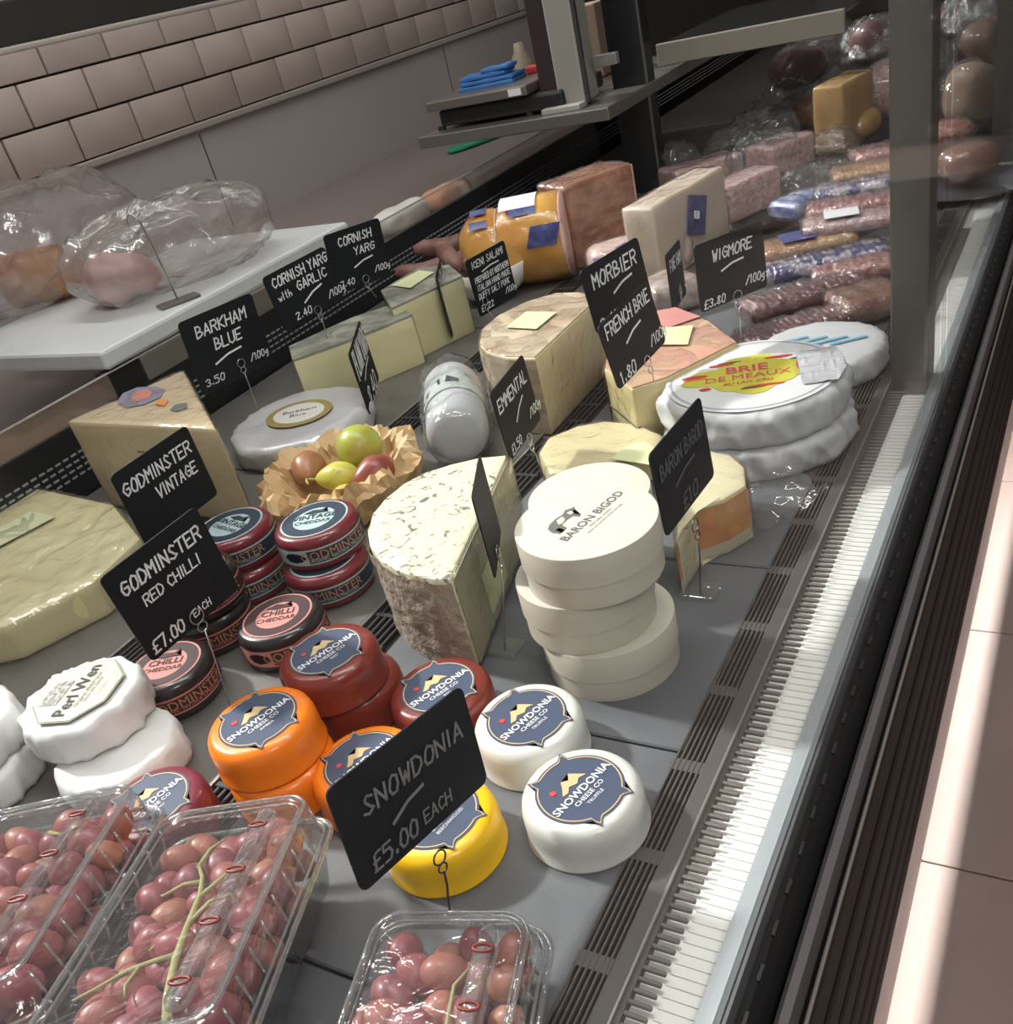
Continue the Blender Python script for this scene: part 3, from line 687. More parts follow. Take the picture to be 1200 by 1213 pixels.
# olive cut face
def face_plate(t, c, A, Bp, z0, z1, m, name, off=.0012, th=.0008):
    d = (Bp - A); d.z = 0; L_ = d.length; d.normalize(); nrm = Vector((d.y, -d.x, 0))
    if nrm.dot(Vector((-A.x, -A.y, 0))) < 0: nrm = -nrm
    q = [A + nrm * off, Bp + nrm * off]
    bm = bmesh.new()
    vs = [bm.verts.new((p.x - c.x, p.y - c.y, z)) for z in (z0, z1) for p in q]
    bm.faces.new((vs[0], vs[1], vs[3], vs[2]))
    r = bmesh.ops.extrude_face_region(bm, geom=bm.faces[:]); 
    for v in [g for g in r['geom'] if isinstance(g, bmesh.types.BMVert)]: v.co += nrm * th
    bmesh.ops.recalc_face_normals(bm, faces=bm.faces[:])
    return put(name, bm, m, t)
face_plate(t, c, P1 + (P2 - P1) * .02, P1 + (P2 - P1) * .98, .003, .085, mat('olive cut face', (.44, .41, .26), .45, col2=(.36, .34, .22), scale=25, bump=.1), 'cut_face')
face_plate(t, c, P1 + (P2 - P1) * .27, P1 + (P2 - P1) * .55, .014, .052, ylab, 'price_label', .0024)
film(t, t.children[0].data, .0022, .0014, 40, 4)
# big hard cheese block, upper left
bk = mat('pale gold paste', (.66, .54, .35), .4, col2=(.60, .47, .28), scale=8, bump=.06)
t, pts, c = cut('hard_cheese_block', 'tall pale gold block of hard cheese with a printed oval on top', [(78, 499), (217, 438), (256, 508)], .118, 0, bk, .004, 0, wrapf=True, fa=.0018, ff=45, seed=6)
sticker(t, c, [(139, 478), (146, 467), (163, 460), (185, 459), (196, 463), (190, 472), (172, 480), (150, 484)], .118, mat('violet print', (.22, .2, .28), .5), 'oval_print', lift=.0010)
sticker(t, c, [(156, 474), (160, 467), (174, 463), (182, 466), (176, 473), (163, 477)], .118, mat('brick print', (.55, .2, .15), .5), 'print_centre', lift=.0016)
sticker(t, c, [(184, 480), (188, 475), (200, 475), (196, 482)], .118, mat('orange print', (.7, .25, .05), .5), 'orange_dot', lift=.0012)
sticker(t, c, [(202, 487), (208, 481), (222, 478), (222, 484), (210, 489)], .118, mat('grey print', (.13, .13, .12), .7), 'stamp_mark', lift=.0012)
A_, B_ = D(78, 499, .118), D(256, 508, .118)
for k in range(4):
    f0 = .42 + .02 * k; face_plate(t, c, A_ + (B_ - A_) * f0, A_ + (B_ - A_) * (f0 + .22), .082 - .009 * k, .085 - .009 * k, mat('brown stamp', (.3, .19, .11), .6), 'stamp_line', .0006, .0003)
# yellow wrapped slab, left edge
ysl = mat('pale yellow paste', (.70, .64, .38), .35, col2=(.66, .60, .34), scale=6, bump=.05)
t, pts, c = cut('yellow_cheese_slab', 'low pale yellow slab in crinkled film at the left edge', [(-60, 625), (42, 577), (134, 597), (166, 637), (110, 690), (5, 742), (-80, 762)], .04, 0, ysl, .004, 0, fo=.002, fa=.0030, ff=30, seed=12, fm=BAG)
sticker(t, c, [(-20, 640), (38, 609), (68, 615), (-2, 652)], .04, mat('olive price label', (.5, .52, .33), .5), lift=.0035)
t, pts, c = cut('yellow_cheese_wedge', 'corner of a yellow wedge at the left edge above the paper wrapped cheeses', [(-60, 800), (-5, 806), (14, 826), (-10, 860), (-60, 860)], .04, 0, mat('butter paste', (.75, .56, .15), .4), .003)
# leaf rind cheeses with pale crumbly faces
yg = mat('pale lemon paste', (.76, .72, .43), .45, col2=(.72, .68, .39), scale=20, bump=.1)
ygr = mat('grey green rind', (.20, .21, .16), .6, col2=(.36, .36, .30), scale=30, bump=.4, bscale=50)
def yarg(label, top, zt, sd):
    t, pts, c = cut('leaf_rind_cheese', label, top, zt, 0, yg, .002, .0003, 60, seed=sd, fa=.0012, ff=30, group='pale cheeses with grey leaf rind')
    put('leaf_rind', prism([(a * 1.01, b * 1.01) for a, b in pts], zt - .003, zt + .0016, .0008, 1, 2, .0008, 60), ygr, t)
    return t, pts, c
t, pts, c = yarg('long pale lemon cheese piece with grey rind, nearer of the two', [(347, 427), (420, 400), (488, 373), (470, 360), (420, 376), (343, 411)], .072, 2)
A_, B_ = D(347, 427, .072), D(488, 373, .072)
for f0, f1 in ((.27, .34), (.50, .58)): face_plate(t, c, A_ + (B_ - A_) * f0, A_ + (B_ - A_) * f1, .002, .070, ylab, 'label_strip', .0012)
t, pts, c = yarg('pale lemon cheese piece with label on top, further of the two', [(464, 365), (547, 327), (532, 315), (497, 317), (452, 345)], .085, 5)
sticker(t, c, [(464, 341), (497, 323), (515, 325), (487, 344)], .085, ylab, lift=.0035)
# brown rind wedge under a label
t, pts, c = cut('rinded_wedge', 'big wedge with streaky brown rind and yellow label on top', [(567, 408), (576, 417), (600, 424), (634, 425), (712, 352), (690, 346), (660, 347), (625, 357), (590, 374), (570, 391)], .092, 0, mat('straw paste', (.64, .58, .36), .42, bump=.05), .003, 0, fa=.0016, ff=50, seed=9)
brn = mat('streaky brown rind', (.34, .24, .15), .6, col2=(.55, .45, .32), scale=14, stretch=(1, 1, 4), bump=.4, bscale=40)
skirt(t, pts, 0, 3, .001, .090, brn, 'rind', .0012, .0008, 12); skirt(t, pts, 5, 10, .001, .090, brn, 'rind', .0012, .0008, 12)
put('top_rind', prism([(a * .97, b * .97) for a, b in pts], .0915, .0932, .0005, 1), brn, t)
sticker(t, c, [(600, 391), (624, 372), (660, 373), (636, 393)], .092, ylab, lift=.0032)
# low pale slab behind the boxes
t, pts, c = cut('pale_cheese_slab', 'low pale yellow slab in film behind the wooden boxes', [(636, 535), (650, 516), (684, 505), (717, 496), (755, 503), (786, 513), (775, 535), (735, 560), (650, 560)], .03, 0, mat('cream yellow paste', (.70, .61, .35), .4), .006, .0008, 30, fo=.0015, fa=.002, ff=30, seed=15)
sticker(t, c, [(725, 548), (745, 532), (764, 527), (782, 540), (775, 556)], .03, ylab, lift=.0040)
# orange-rind wedge behind the right blackboard
t, pts, c = cut('orange_rind_wedge', 'cream wedge with mottled orange rind wrapped in film beside the right blackboard', [(800, 640), (822, 604), (858, 590), (884, 574), (882, 552), (866, 538), (838, 532), (806, 560)], .052, 0, mat('cream paste', (.74, .68, .45), .4, bump=.05), .004, 0, fo=.002, fa=.002, ff=40, seed=18, fm=FILM)
orr = mat('mottled orange rind', (.75, .45, .12), .45, col2=(.62, .20, .10), scale=26, bump=.2)
skirt(t, pts, 0, 5, .012, .049, orr, 'rind', .0014, .0005, 8)
skirt(t, pts, 0, 5, .0005, .012, mat('pale rind foot', (.62, .55, .40), .5), 'rind_foot', .0014, .0005, 3)
# loose film tail
def sheet(name, label, px, z0, amp, m, seed, cat='film', n=28, lift=.004):
    P = [D(x, y, z0) for x, y in px]; c = sum(P, Vector()) / 4
    t = bmesh.new(); G = []
    for i in range(n + 1):
        row = []
        for j in range(n + 1):
            u, v = i / n, j / n
            p = (P[0] * (1 - u) + P[1] * u) * (1 - v) + (P[3] * (1 - u) + P[2] * u) * v
            e = min(u, 1 - u, v, 1 - v)
            q = Vector((p.x * 26 + seed, p.y * 26, 0))
            h = lift + amp * (1 - abs(noise.noise(q)) * 1.8) + amp * .5 * noise.noise(q * 3)
            wx = .006 * noise.noise(q + Vector((5, 5, 5)))
            row.append(t.verts.new((p.x - c.x + wx, p.y - c.y + wx, max(h, .001))))
        G.append(row)
    for i in range(n):
        for j in range(n): t.faces.new((G[i][j], G[i + 1][j], G[i + 1][j + 1], G[i][j + 1])).smooth = True
    o = put(name, t, m, None, c); return tag(o, label, cat)
sheet('film_tail', 'loose crinkled film tail beside the orange-rind wedge', [(886, 578), (945, 565), (985, 590), (900, 640)], 0, .010, BAG, 3)
# ash-line cheese under the middle blackboards
t, pts, c = cut('ash_line_cheese', 'tall yellow block with pink rind, dark ash line and yellow label, beside the brie', [(715, 437), (748, 462), (790, 449), (875, 406), (842, 381), (800, 364), (755, 372), (722, 400)], .073, 0, mat('warm yellow paste', (.66, .56, .28), .42, bump=.05), .004, 0, fa=.0018, ff=40, seed=21)
face_plate(t, c, D(715, 437, .073), D(748, 462, .073), .030, .032, mat('ash line', (.10, .10, .07), .7), 'ash_line', .0008, .0004)
face_plate(t, c, D(748, 462, .073), D(875, 406, .073), .030, .032, mat('ash line', (.10, .10, .07), .7), 'ash_line', .0008, .0004)
pkr = mat('salmon rind', (.62, .32, .24), .5, col2=(.62, .42, .26), scale=18)
put('top_rind', prism([(a * .97, b * .97) for a, b in pts], .0725, .0742, .0005, 1), pkr, t)
skirt(t, pts, 6, 8, .001, .070, pkr, 'rind', .0012, .0005, 6)
sticker(t, c, [(775, 412), (783, 392), (822, 389), (815, 412)], .073, ylab, lift=.0035)
sticker(t, c, [(764, 377), (800, 367), (830, 378), (790, 392)], .073, mat('rosy patch', (.60, .26, .24), .5), 'rosy_rind', lift=.0030)
# ================================================================== TUB / LOG, BASKET OF FRUIT, BOWL
# wrapped log with teal label, lying along the view
a_, b_ = D(545, 520, .03), D(536, 455, .03); ax = (b_ - a_); ax.z = 0; ax.normalize()
Lr = .036
Mx = Matrix.Translation(Vector((a_.x, a_.y, 0))) @ ax.to_track_quat('Z', 'X').to_matrix().to_4x4()
t = thing('wrapped_log', 'clear wrapped pale cheese log with grey teal label band', 'cheese', (a_.x, a_.y, 0))
q4 = (Vector((0, 0, 1)).rotation_difference(ax)).to_matrix().to_4x4()
ML = Matrix.Translation((0, 0, Lr + .002)) @ q4
put('log_body', mesh_of(lathe([(Lr * .6, -.01), (Lr * .9, -.006), (Lr * .97, .005), (Lr * .97, .13), (Lr * .9, .14), (Lr * .5, .145)], 40), 'log', True), mat('white grey paste', (.50, .52, .54), .35), t, M=ML)
bm = lathe([(Lr * 1.0, .045), (Lr * 1.0, .09)], 48, caps=False); put('label_band', mesh_of(bm, 'band', True), mat('grey teal label', (.50, .56, .54), .5), t, M=ML)
wb = lathe([(Lr * .3, -.022), (Lr * .8, -.018), (Lr * 1.05, 0), (Lr * 1.06, .04), (Lr * 1.05, .1), (Lr * 1.05, .15), (Lr * .6, .165), (Lr * .2, .18)], 40, .03, 2)
film(t, mesh_of(wb, 'w', True), .001, .0035, 40, 5, BAG, M=ML)
for k, sh in enumerate(([(-.022, 0), (-.004, .018), (-.003, 0)], [(.003, 0), (.005, .020), (.019, .006), (.018, -.003)], [(-.028, -.004), (-.022, .006), (-.022, -.006)])):
    me = flat(sh, 0, .0003); M2 = ML
    for v in me.verts:
        th = v.co.x / Lr; zz = .066 + v.co.y; v.co = Vector((math.cos(th + 0) * Lr * 1.02, math.sin(th) * Lr * 1.02, zz))
    up_l = (q4.inverted() @ Vector((0, 0, 1)));  a0 = math.atan2(up_l.y, up_l.x)
    put('logo_mark', me, KPRINT, t, M=ML @ Matrix.Rotation(a0 - .15, 4, 'Z'))
# crinkled paper basket
bc = D(412, 590, 0); R_ = .064
bc = Vector((-.695, .680, 0))
kraft = mat('kraft tissue', (.62, .44, .24), .6, col2=(.54, .36, .18), scale=20, bump=.6, bscale=60, dist=.003)
bm = bmesh.new(); rings = []
for k, (r, z) in enumerate(((.030, .002), (.050, .004), (.058, .018), (.064, .036), (.073, .043), (.082, .038), (.088, .028), (.082, .016), (.075, .003))):
    ring = []
    for i in range(90):
        a = 2 * PI * i / 90; q = Vector((math.cos(a) * 4, math.sin(a) * 4, z * 50)); f = noise.noise(q) ; g = 1.2 - 3 * abs(noise.noise(q * 3.1))
        ring.append(bm.verts.new(((r + .010 * f + .007 * g * (k > 1)) * math.cos(a), (r + .010 * f + .007 * g) * math.sin(a), max(.001, z + (.009 * g + .006 * f) * (k > 1) * (k < 7)))))
    rings.append(ring)
for A_, B_ in zip(rings, rings[1:]):
    for i in range(90): bm.faces.new((A_[i], A_[(i + 1) % 90], B_[(i + 1) % 90], B_[i]))
bm.faces.new(rings[0][::-1])
t = thing('paper_basket', 'shallow basket of crinkled brown tissue paper holding small fruit', 'basket', bc)
put('tissue_paper', mesh_of(bm, 'tissue', False), kraft, t)
def fruit(name, label, px, z, r, col, col2, elong=1, dirpx=None, stem=True):
    p = D(*px, z + r); t = thing(name, label, 'fruit', (p.x, p.y, z))
    prof = []
    for i in range(15):
        a = -PI / 2 + PI * i / 14; rr = math.cos(a); zz = math.sin(a)
        if elong > 1 and zz > 0: rr *= 1 - .35 * zz
        prof.append((max(.0004, rr * r), zz * r * elong))
    me = mesh_of(lathe(prof, 28), 'fruit', True)
    rot = Matrix.Rotation(0, 4, 'Z')
    if dirpx:
        d = D(*dirpx, z + r) - p; d.z = .002; rot = Vector((0, 0, 1)).rotation_difference(d.normalized()).to_matrix().to_4x4()
    Mf = Matrix.Translation((0, 0, r)) @ rot
    put('fruit_body', me, mat(name + ' skin', col, .35, col2=col2, scale=30, bump=.05), t, M=Mf)
    if stem: put('stem', tube([(0, 0, r * elong * .95), (.001, 0, r * elong + .006), (.003, .001, r * elong + .012)], .0013), mat('pale stem', (.45, .5, .2), .6), t, M=Mf)
    return t
fruit('green_fruit', 'round green fruit at the back of the paper basket', (426, 530), .022, .0255, (.33, .42, .06), (.42, .36, .07), 1, None, False)
fruit('red_pear', 'small dark red pear on the right of the paper basket', (444, 561), .020, .0195, (.23, .05, .04), (.30, .09, .06), 1.35, (400, 585))
fruit('yellow_pear', 'small yellow pear lying at the front of the paper basket', (400, 565), .016, .017, (.60, .52, .08), (.50, .50, .10), 1.5, (352, 572))
fruit('russet_pear', 'russet brown pear at the left of the paper basket', (366, 556), .016, .020, (.33, .13, .07), (.38, .19, .08), 1.3, (356, 600))
fruit('golden_pear', 'golden pear tucked low at the front of the paper basket', (412, 590), .008, .015, (.60, .42, .08), (.55, .45, .10), 1.3, (470, 600), False)
# bowl with dark sausages
bw = D(600, 377, 0); bw = Vector((-.86, 1.315, 0))
t = thing('white_bowl', 'small white bowl behind the handwritten meat sign', 'bowl', bw)
put('bowl_wall', mesh_of(lathe([(.030, 0), (.034, .003), (.055, .020), (.068, .055), (.066, .056), (.052, .022), (.030, .006)], 48), 'bowl', True), mat('white china', (.72, .72, .70), .2, coat=.4), t)
sal = mat('dried sausage', (.15, .055, .045), .55, col2=(.26, .14, .12), scale=40, bump=.5)
for i, (px, z, dr) in enumerate((((548, 312), .055, (520, 300)), ((525, 290), .055, (560, 280)), ((505, 318), .045, (535, 312)), ((560, 300), .07, (590, 290)), ((532, 305), .075, (515, 290)))):
    p = D(*px, z); d = (D(*dr, z) - p).normalized(); q = []
    for k in range(7): q.append(Vector((0, 0, 0)) + d * (.018 * (k - 3)) + Vector((0, 0, .004 * math.sin(k + i))))
    o = put('dried_sausage', tube(q, [.008, .014, .015, .0155, .015, .014, .007], 12), sal, None, p)
    tag(o, ['dark dried sausage resting against the front of the bowl', 'knobbly dark sausage standing highest behind the pale cheese', 'reddish sausage beside the label topped cheese', 'dark sausage nearest the orange ham', 'dark sausage on top of the sausage heap'][i], 'sausage', 'dried sausages by the white bowl')
# ================================================================== HAMS AND BIG BLOCKS
# orange glazed ham: lies along an axis, cut face towards the right
A_ = D(556, 300, .066); B_ = D(672, 278, .066); ax = (B_ - A_); ax.z = 0; LL = ax.length; ax.normalize()
t = thing('glazed_ham', 'orange glazed ham tied in two lobes with pink cut face and white label', 'ham', (A_.x, A_.y, 0))
hamM = mat('orange ham glaze', (.62, .26, .035), .32, col2=(.78, .43, .08), scale=14, bump=.25, bscale=40, coat=.3)
q4 = Vector((0, 0, 1)).rotation_difference(ax).to_matrix().to_4x4(); MH = Matrix.Translation((0, 0, .068)) @ q4
pr = [(.012, -.012), (.035, -.006), (.052, .010), (.060, .03), (.061, LL * .30), (.057, LL * .355), (.0565, LL * .375), (.063, LL * .44), (.068, LL * .6), (.069, LL * .8), (.067, LL * .985), (.064, LL)]
hm = mesh_of(lathe(pr, 56, .03, 3), 'ham', True, .9); put('glazed_rind', hm, hamM, t, M=MH)
put('cut_face', mesh_of(lathe([(.0665, LL * .99), (.0655, LL + .0015), (.03, LL + .002)], 48, .03, 3), 'cf', True), mat('pink ham meat', (.66, .36, .34), .4, col2=(.72, .50, .45), scale=20), t, M=MH)
film(t, hm, .001, .0014, 50, 8, M=MH)
up_l = q4.inverted() @ Vector((0, 0, 1)); aU = math.atan2(up_l.y, up_l.x)
cam_l = q4.inverted() @ (Vector((0, 0, H)) - A_).normalized(); aC = math.atan2(cam_l.y, cam_l.x)
def cyl_patch(t, R, a0, a1, z0, z1, m, name, M, skew=0, n=8):
    bm = bmesh.new(); g = []
    for i in range(n + 1):
        a = a0 + (a1 - a0) * i / n; g.append([bm.verts.new((R * math.cos(a), R * math.sin(a), z0 + skew * i / n)), bm.verts.new((R * math.cos(a), R * math.sin(a), z1 + skew * i / n))])
    for i in range(n): bm.faces.new((g[i][0], g[i][1], g[i + 1][1], g[i + 1][0])).smooth = True
    return put(name, bm, m, t, M=M)
bluel = mat('deep blue label', (.035, .04, .16), .3, col2=(.10, .12, .28), scale=60)
sg = 1 if ((aU - aC + PI) % (2 * PI) - PI) > 0 else -1
aC2 = aU - sg * .95
cyl_patch(t, .0715, aU - sg * .55, aU + sg * .35, LL * .42, LL * .78, mat('white paper label', (.74, .74, .76), .5), 'white_label', MH)
cyl_patch(t, .0712, aC2 - sg * .55, aC2 - sg * .1, LL * .66, LL * .95, bluel, 'blue_label', MH, .01)
cyl_patch(t, .0710, aC2 + sg * .2, aC2 + sg * .42, LL * .52, LL * .78, bluel, 'blue_label', MH)
cyl_patch(t, .0655, aC2 + sg * .12, aC2 + sg * .32, LL * .12, LL * .30, bluel, 'blue_label', MH)
cyl_patch(t, .0650, aC2 + sg * .55, aC2 + sg * .85, LL * .12, LL * .28, bluel, 'blue_label', MH)
put('string', tube([(.0585 * math.cos(a), .0585 * math.sin(a), LL * .365) for a in [2 * PI * i / 30 for i in range(30)]], .0012, 5, True), mat('butcher string', (.55, .45, .32), .7), t, M=MH)
def rblock(name, label, pxA, pxB, z, depth, h, m, cat, group=None, bev=.006, amp=.002, freq=30, seed=0, wrapf=True, zb=0, fm=None, fa=.002, lean=0, sub=2, p2=None):
    """block whose front top edge runs A->B at height z+h; depth goes away from the camera"""
    A, Bp = D(*pxA, zb + h), D(*pxB, zb + h); d = Bp - A; L_ = d.length; d.normalize(); nrm = Vector((-d.y, d.x, 0))
    if nrm.dot(A) < 0: nrm = -nrm
    c = (A + Bp) / 2 + nrm * depth / 2; t = thing(name, label, cat, (c.x, c.y, zb), math.atan2(d.y, d.x), group)
    bm = B(L_, depth, h, (0, 0, h / 2), bev, 3); bmesh.ops.triangulate(bm, faces=bm.faces[:])
    for _ in range(sub):
        lg = [e for e in bm.edges if e.calc_length() > .008]
        if lg: bmesh.ops.subdivide_edges(bm, edges=lg, cuts=1); bmesh.ops.triangulate(bm, faces=bm.faces[:])
    wrinkle(bm, 0, amp, freq, seed)
    for v in bm.verts:
        if v.co.z < .0005: v.co.z = .0005
    me = mesh_of(bm, name, True, .9); put('block', me, m, t)
    if wrapf: film(t, me, .0015, fa, 45, seed + 2, fm or BAG)
    return t, L_
brisk = mat('browned meat', (.22, .075, .035), .45, col2=(.36, .15, .08), scale=26, bump=.8, bscale=70, dist=.005)
t, L_ = rblock('brown_meat_block', 'browned meat loaf block with pink cut end in a clear bag', (668, 222), (748, 192), 0, .085, .135, brisk, 'meat', amp=.002)
put('cut_end', B(.003, .08, .128, (L_ / 2 + .001, 0, .067)), mat('pink ham meat', (.66, .36, .34), .4), t)
t, L_ = rblock('white_meat_block', 'cream coloured poultry block with a deep blue square label', (772, 246), (858, 196), 0, .055, .115, mat('cream poultry skin', (.70, .56, .42), .45, col2=(.74, .62, .5), scale=10), 'meat', amp=.003, seed=4, wrapf=True, fa=.0015)
put('blue_label', B(.052, .0012, .056, (.0, -.031, .0)), bluel, t, (.006, 0, .070), rot=(0, .30, 0))
put('label_mark', B(.012, .0006, .012, (-.004, -.0325, .0), .002), WPRINT, t, (.006, 0, .070), rot=(0, .30, 0))
pinkM = mat('pale pink meat', (.66, .45, .40), .4, col2=(.72, .56, .5), scale=14)
t, L_ = rblock('pink_meat_loaf', 'pale pink meat loaf in film with violet labels behind the middle blackboard', (700, 302), (822, 268), 0, .075, .062, pinkM, 'meat', amp=.006, freq=18, seed=9, bev=.02)
put('violet_label', B(.060, .030, .001, (-.045, -.015, .0655)), mat('violet blue print', (.14, .12, .30), .4), t, rot=(.2, -.15, .2))
put('violet_label', B(.070, .022, .001, (.045, .01, .067)), mat('violet blue print', (.14, .12, .30), .4), t, rot=(0, .1, .1))
t, L_ = rblock('mottled_sausage_loaf', 'mottled brown and white loaf under film between the middle blackboards', (775, 345), (835, 325), 0, .08, .045, mat('mottled loaf', (.30, .19, .15), .5, col2=(.55, .48, .45), scale=60), 'meat', amp=.003, seed=14, bev=.015)
# packs -----------------------------------------------------------------
def ribbed(L_, W_, h, seed, ribs=14, amp=.0022):
    bm = bmesh.new(); n, k = ribs * 4, 14; G = []
    for i in range(n + 1):
        u = i / n; row = []
        for j in range(k):
            a = 2 * PI * j / k; ex = .55
            cx = math.copysign(abs(math.cos(a)) ** ex, math.cos(a)); cz = math.copysign(abs(math.sin(a)) ** ex, math.sin(a))
            e = 1 - max(0, abs(u - .5) * 2 - .9) * 5
            r = 1 + amp * 12 * math.cos(2 * PI * ribs * u) * (cz > .2) + .06 * noise.noise(Vector((u * 5 + seed, a, 0)))
            row.append(bm.verts.new(((u - .5) * L_, cx * W_ / 2 * (1 if e == 1 else .9), h / 2 + cz * h / 2 * r * max(e, .35))))
        G.append(row)
    for i in range(n):
        for j in range(k): bm.faces.new((G[i][j], G[i][(j + 1) % k], G[i + 1][(j + 1) % k], G[i + 1][j])).smooth = True
    bm.faces.new(G[0]); bm.faces.new(G[-1][::-1])
    bmesh.ops.recalc_face_normals(bm, faces=bm.faces[:])
    return bm
def pack(name, label, a, b, z, W_, h, m, seed, lab=None, ribs=14, cat='meat pack', group='film wrapped packs heaped at the far end', glint=True, amp=.0045):
    A, Bp = D(*a, z + h), D(*b, z + h); c = (A + Bp) / 2; d = Bp - A
    t = thing(name, label, cat, (c.x, c.y, z), math.atan2(d.y, d.x), group)
    me = mesh_of(ribbed(d.length, W_, h, seed, ribs, amp), 'pack', False); put('contents', me, m, t)
    if glint: film(t, me, .0015, .0028, 75, seed, SHINE)
    if lab: put('pack_label', B(d.length * .35, W_ * .7, .0008, (-d.length * .1, 0, h + .0035), 0), lab, t)
    return t
SHINE = clear('shiny pack film', (.95, .95, .97), 1.6, .14, .04, 1.0, 90, .08)
GL = dict(bump=1.0, bscale=130, dist=.006, coat=1.0)
darkred = mat('dark salami slices', (.10, .02, .02), .45, col2=(.24, .08, .075), scale=70, **GL)
redm = mat('red bacon slices', (.36, .075, .06), .45, col2=(.60, .36, .32), scale=90, **GL)
ambr = mat('amber rind slices', (.48, .22, .07), .45, col2=(.62, .36, .16), scale=20, **GL)
pnk2 = mat('pink ham slices', (.60, .34, .32), .45, col2=(.72, .55, .52), scale=90, **GL)
blup = mat('blue white printed film', (.05, .06, .22), .35, col2=(.55, .50, .55), scale=55, ramp=(.45, .55), **GL)
brnm = mat('brown smoked meat', (.26, .10, .06), .45, col2=(.36, .18, .1), scale=20, **GL)
wlab = mat('white paper label', (.74, .74, .76), .5)
pack('salami_pack', 'dark red ribbed salami pack lying just behind the brie, lower of the two', (872, 398), (1000, 362), 0, .055, .026, darkred, 1, ribs=18, amp=.004)
pack('salami_pack', 'dark red ribbed salami pack above and behind the first, below the blue packs', (880, 358), (1020, 318), .012, .055, .028, darkred, 2, ribs=18, amp=.004)
pack('smoked_meat_pack', 'brown smoked meat piece low beside the steel post', (985, 352), (1058, 330), 0, .08, .035, brnm, 3, ribs=3)
pack('bacon_pack', 'blue printed bacon pack above the salami packs', (890, 318), (1050, 283), .03, .06, .022, blup, 4, ribs=20)
pack('bacon_pack', 'red bacon pack under the blue printed one by the post', (960, 315), (1060, 300), .025, .06, .022, redm, 5, ribs=10)
pack('bacon_pack', 'amber rinded pack with blue label left of the stack', (900, 292), (1010, 268), .045, .06, .02, ambr, 6, lab=bluel, ribs=8)
pack('bacon_pack', 'red and white pack carrying a blank white label', (950, 262), (1068, 243), .06, .06, .02, pnk2, 7, lab=wlab, ribs=10)
pack('bacon_pack', 'speckled red pack second below the orange pack', (955, 243), (1068, 225), .07, .06, .018, redm, 8, ribs=16)
pack('bacon_pack', 'blue and red printed pack in the middle of the heap', (965, 222), (1068, 205), .08, .06, .018, blup, 9, ribs=16)
pack('bacon_pack', 'orange edged pack with ribbed white film', (985, 202), (1068, 186), .09, .06, .018, ambr, 10, ribs=16)
pack('bacon_pack', 'topmost coral pack of the heap beside the post', (1010, 180), (1075, 166), .10, .06, .018, redm, 11, ribs=12)
t, _ = rblock('pink_ham_block', 'glistening pale pink ham block with amber edge, nearer one', (862, 222), (925, 195), 0, .06, .06, pnk2, 'meat', 'pink ham blocks past the posts', amp=.002, seed=31, zb=.02)
t, _ = rblock('pink_ham_block', 'glistening pale pink ham block on its side, further one', (915, 175), (965, 155), 0, .07, .05, pnk2, 'meat', 'pink ham blocks past the posts', amp=.002, seed=33, zb=.04)
t, _ = rblock('pink_ham_block', 'long pink ham piece low behind the cream block', (800, 205), (880, 180), 0, .08, .05, pnk2, 'meat', 'pink ham blocks past the posts', amp=.003, seed=35, zb=0)
pack('wide_tray_pack', 'grey steel tray between the cream block and the blue packs', (880, 262), (935, 240), 0, .07, .02, STEELD, 12, ribs=1, glint=False, cat='tray', group=None)
pack('blue_film_pack', 'crumpled pack with bright blue print below the clear bags', (925, 240), (965, 222), .03, .06, .03, mat('bright blue film', (.05, .10, .35), .3, col2=(.7, .74, .8), scale=25), 13, ribs=3)
def bagthing(label, px, z, r, seed, m=None, name='clear_bag', cat='bag', group='empty looking clear bags in the far heap', zb=0):
    p = D(*px, z); o = put(name, mesh_of(bagmesh(r, seed), 'bag', True), m or BAG, None, (p.x, p.y, zb))
    return tag(o, label, cat, group)
def bagmesh(r, seed, k=1):
    bm = blob(r[0], r[1], r[2], 5, 0, 20, seed, p=2.6); wrinkle(bm, 0, min(r) * .22 * k, 1.1 / min(r) * (1 if k == 1 else .7), seed, True); wrinkle(bm, 0, min(r) * .1 * k, 3.2 / min(r), seed)
    for v in bm.verts:
        if v.co.z < .001: v.co.z = .001
    return bm
for i, (px, z, r, lb) in enumerate((((870, 172), .04, (.06, .05, .035), 'crumpled clear bag behind the cream poultry block'), ((905, 150), .05, (.07, .06, .04), 'crumpled clear bag over the far pink hams'), ((800, 195), .03, (.05, .05, .035), 'crumpled clear bag right beside the black post'), ((935, 120), .06, (.07, .06, .05), 'highest crumpled clear bag under the dark shelf'), ((955, 215), .04, (.05, .05, .03), 'greyish clear bag left of the bacon heap'))):
    bagthing(lb, px, z, r, i * 3 + 1)
# far breads / hams
def loaf(label, px, z, r, m, seed, cat='meat', name='wrapped_joint', group='wrapped joints at the far end', p=2.6, bag=True):
    q = D(*px, z + r[2]); t = thing(name, label, cat, (q.x, q.y, z), seed * .7, group)
    me = mesh_of(blob(r[0], r[1], r[2], 4, min(r) * .12, 14, seed, p=p), 'loaf', True); put('joint', me, m, t)
    if bag: film(t, me, .003, .006, 24, seed, BAG)
    return t
golden = mat('golden crust', (.50, .27, .08), .5, col2=(.60, .38, .16), scale=18, bump=.3)
purp = mat('plum coloured meat', (.16, .06, .07), .5, col2=(.24, .11, .11), scale=14)
t, _ = rblock('golden_wedge', 'golden crusted wedge standing in the far heap', (998, 100), (1035, 80), 0, .06, .12, golden, 'meat', None, amp=.003, seed=41, zb=.02)
loaf('round golden joint in front of the golden wedge', (1012, 148), .02, (.055, .045, .028), golden, 2)
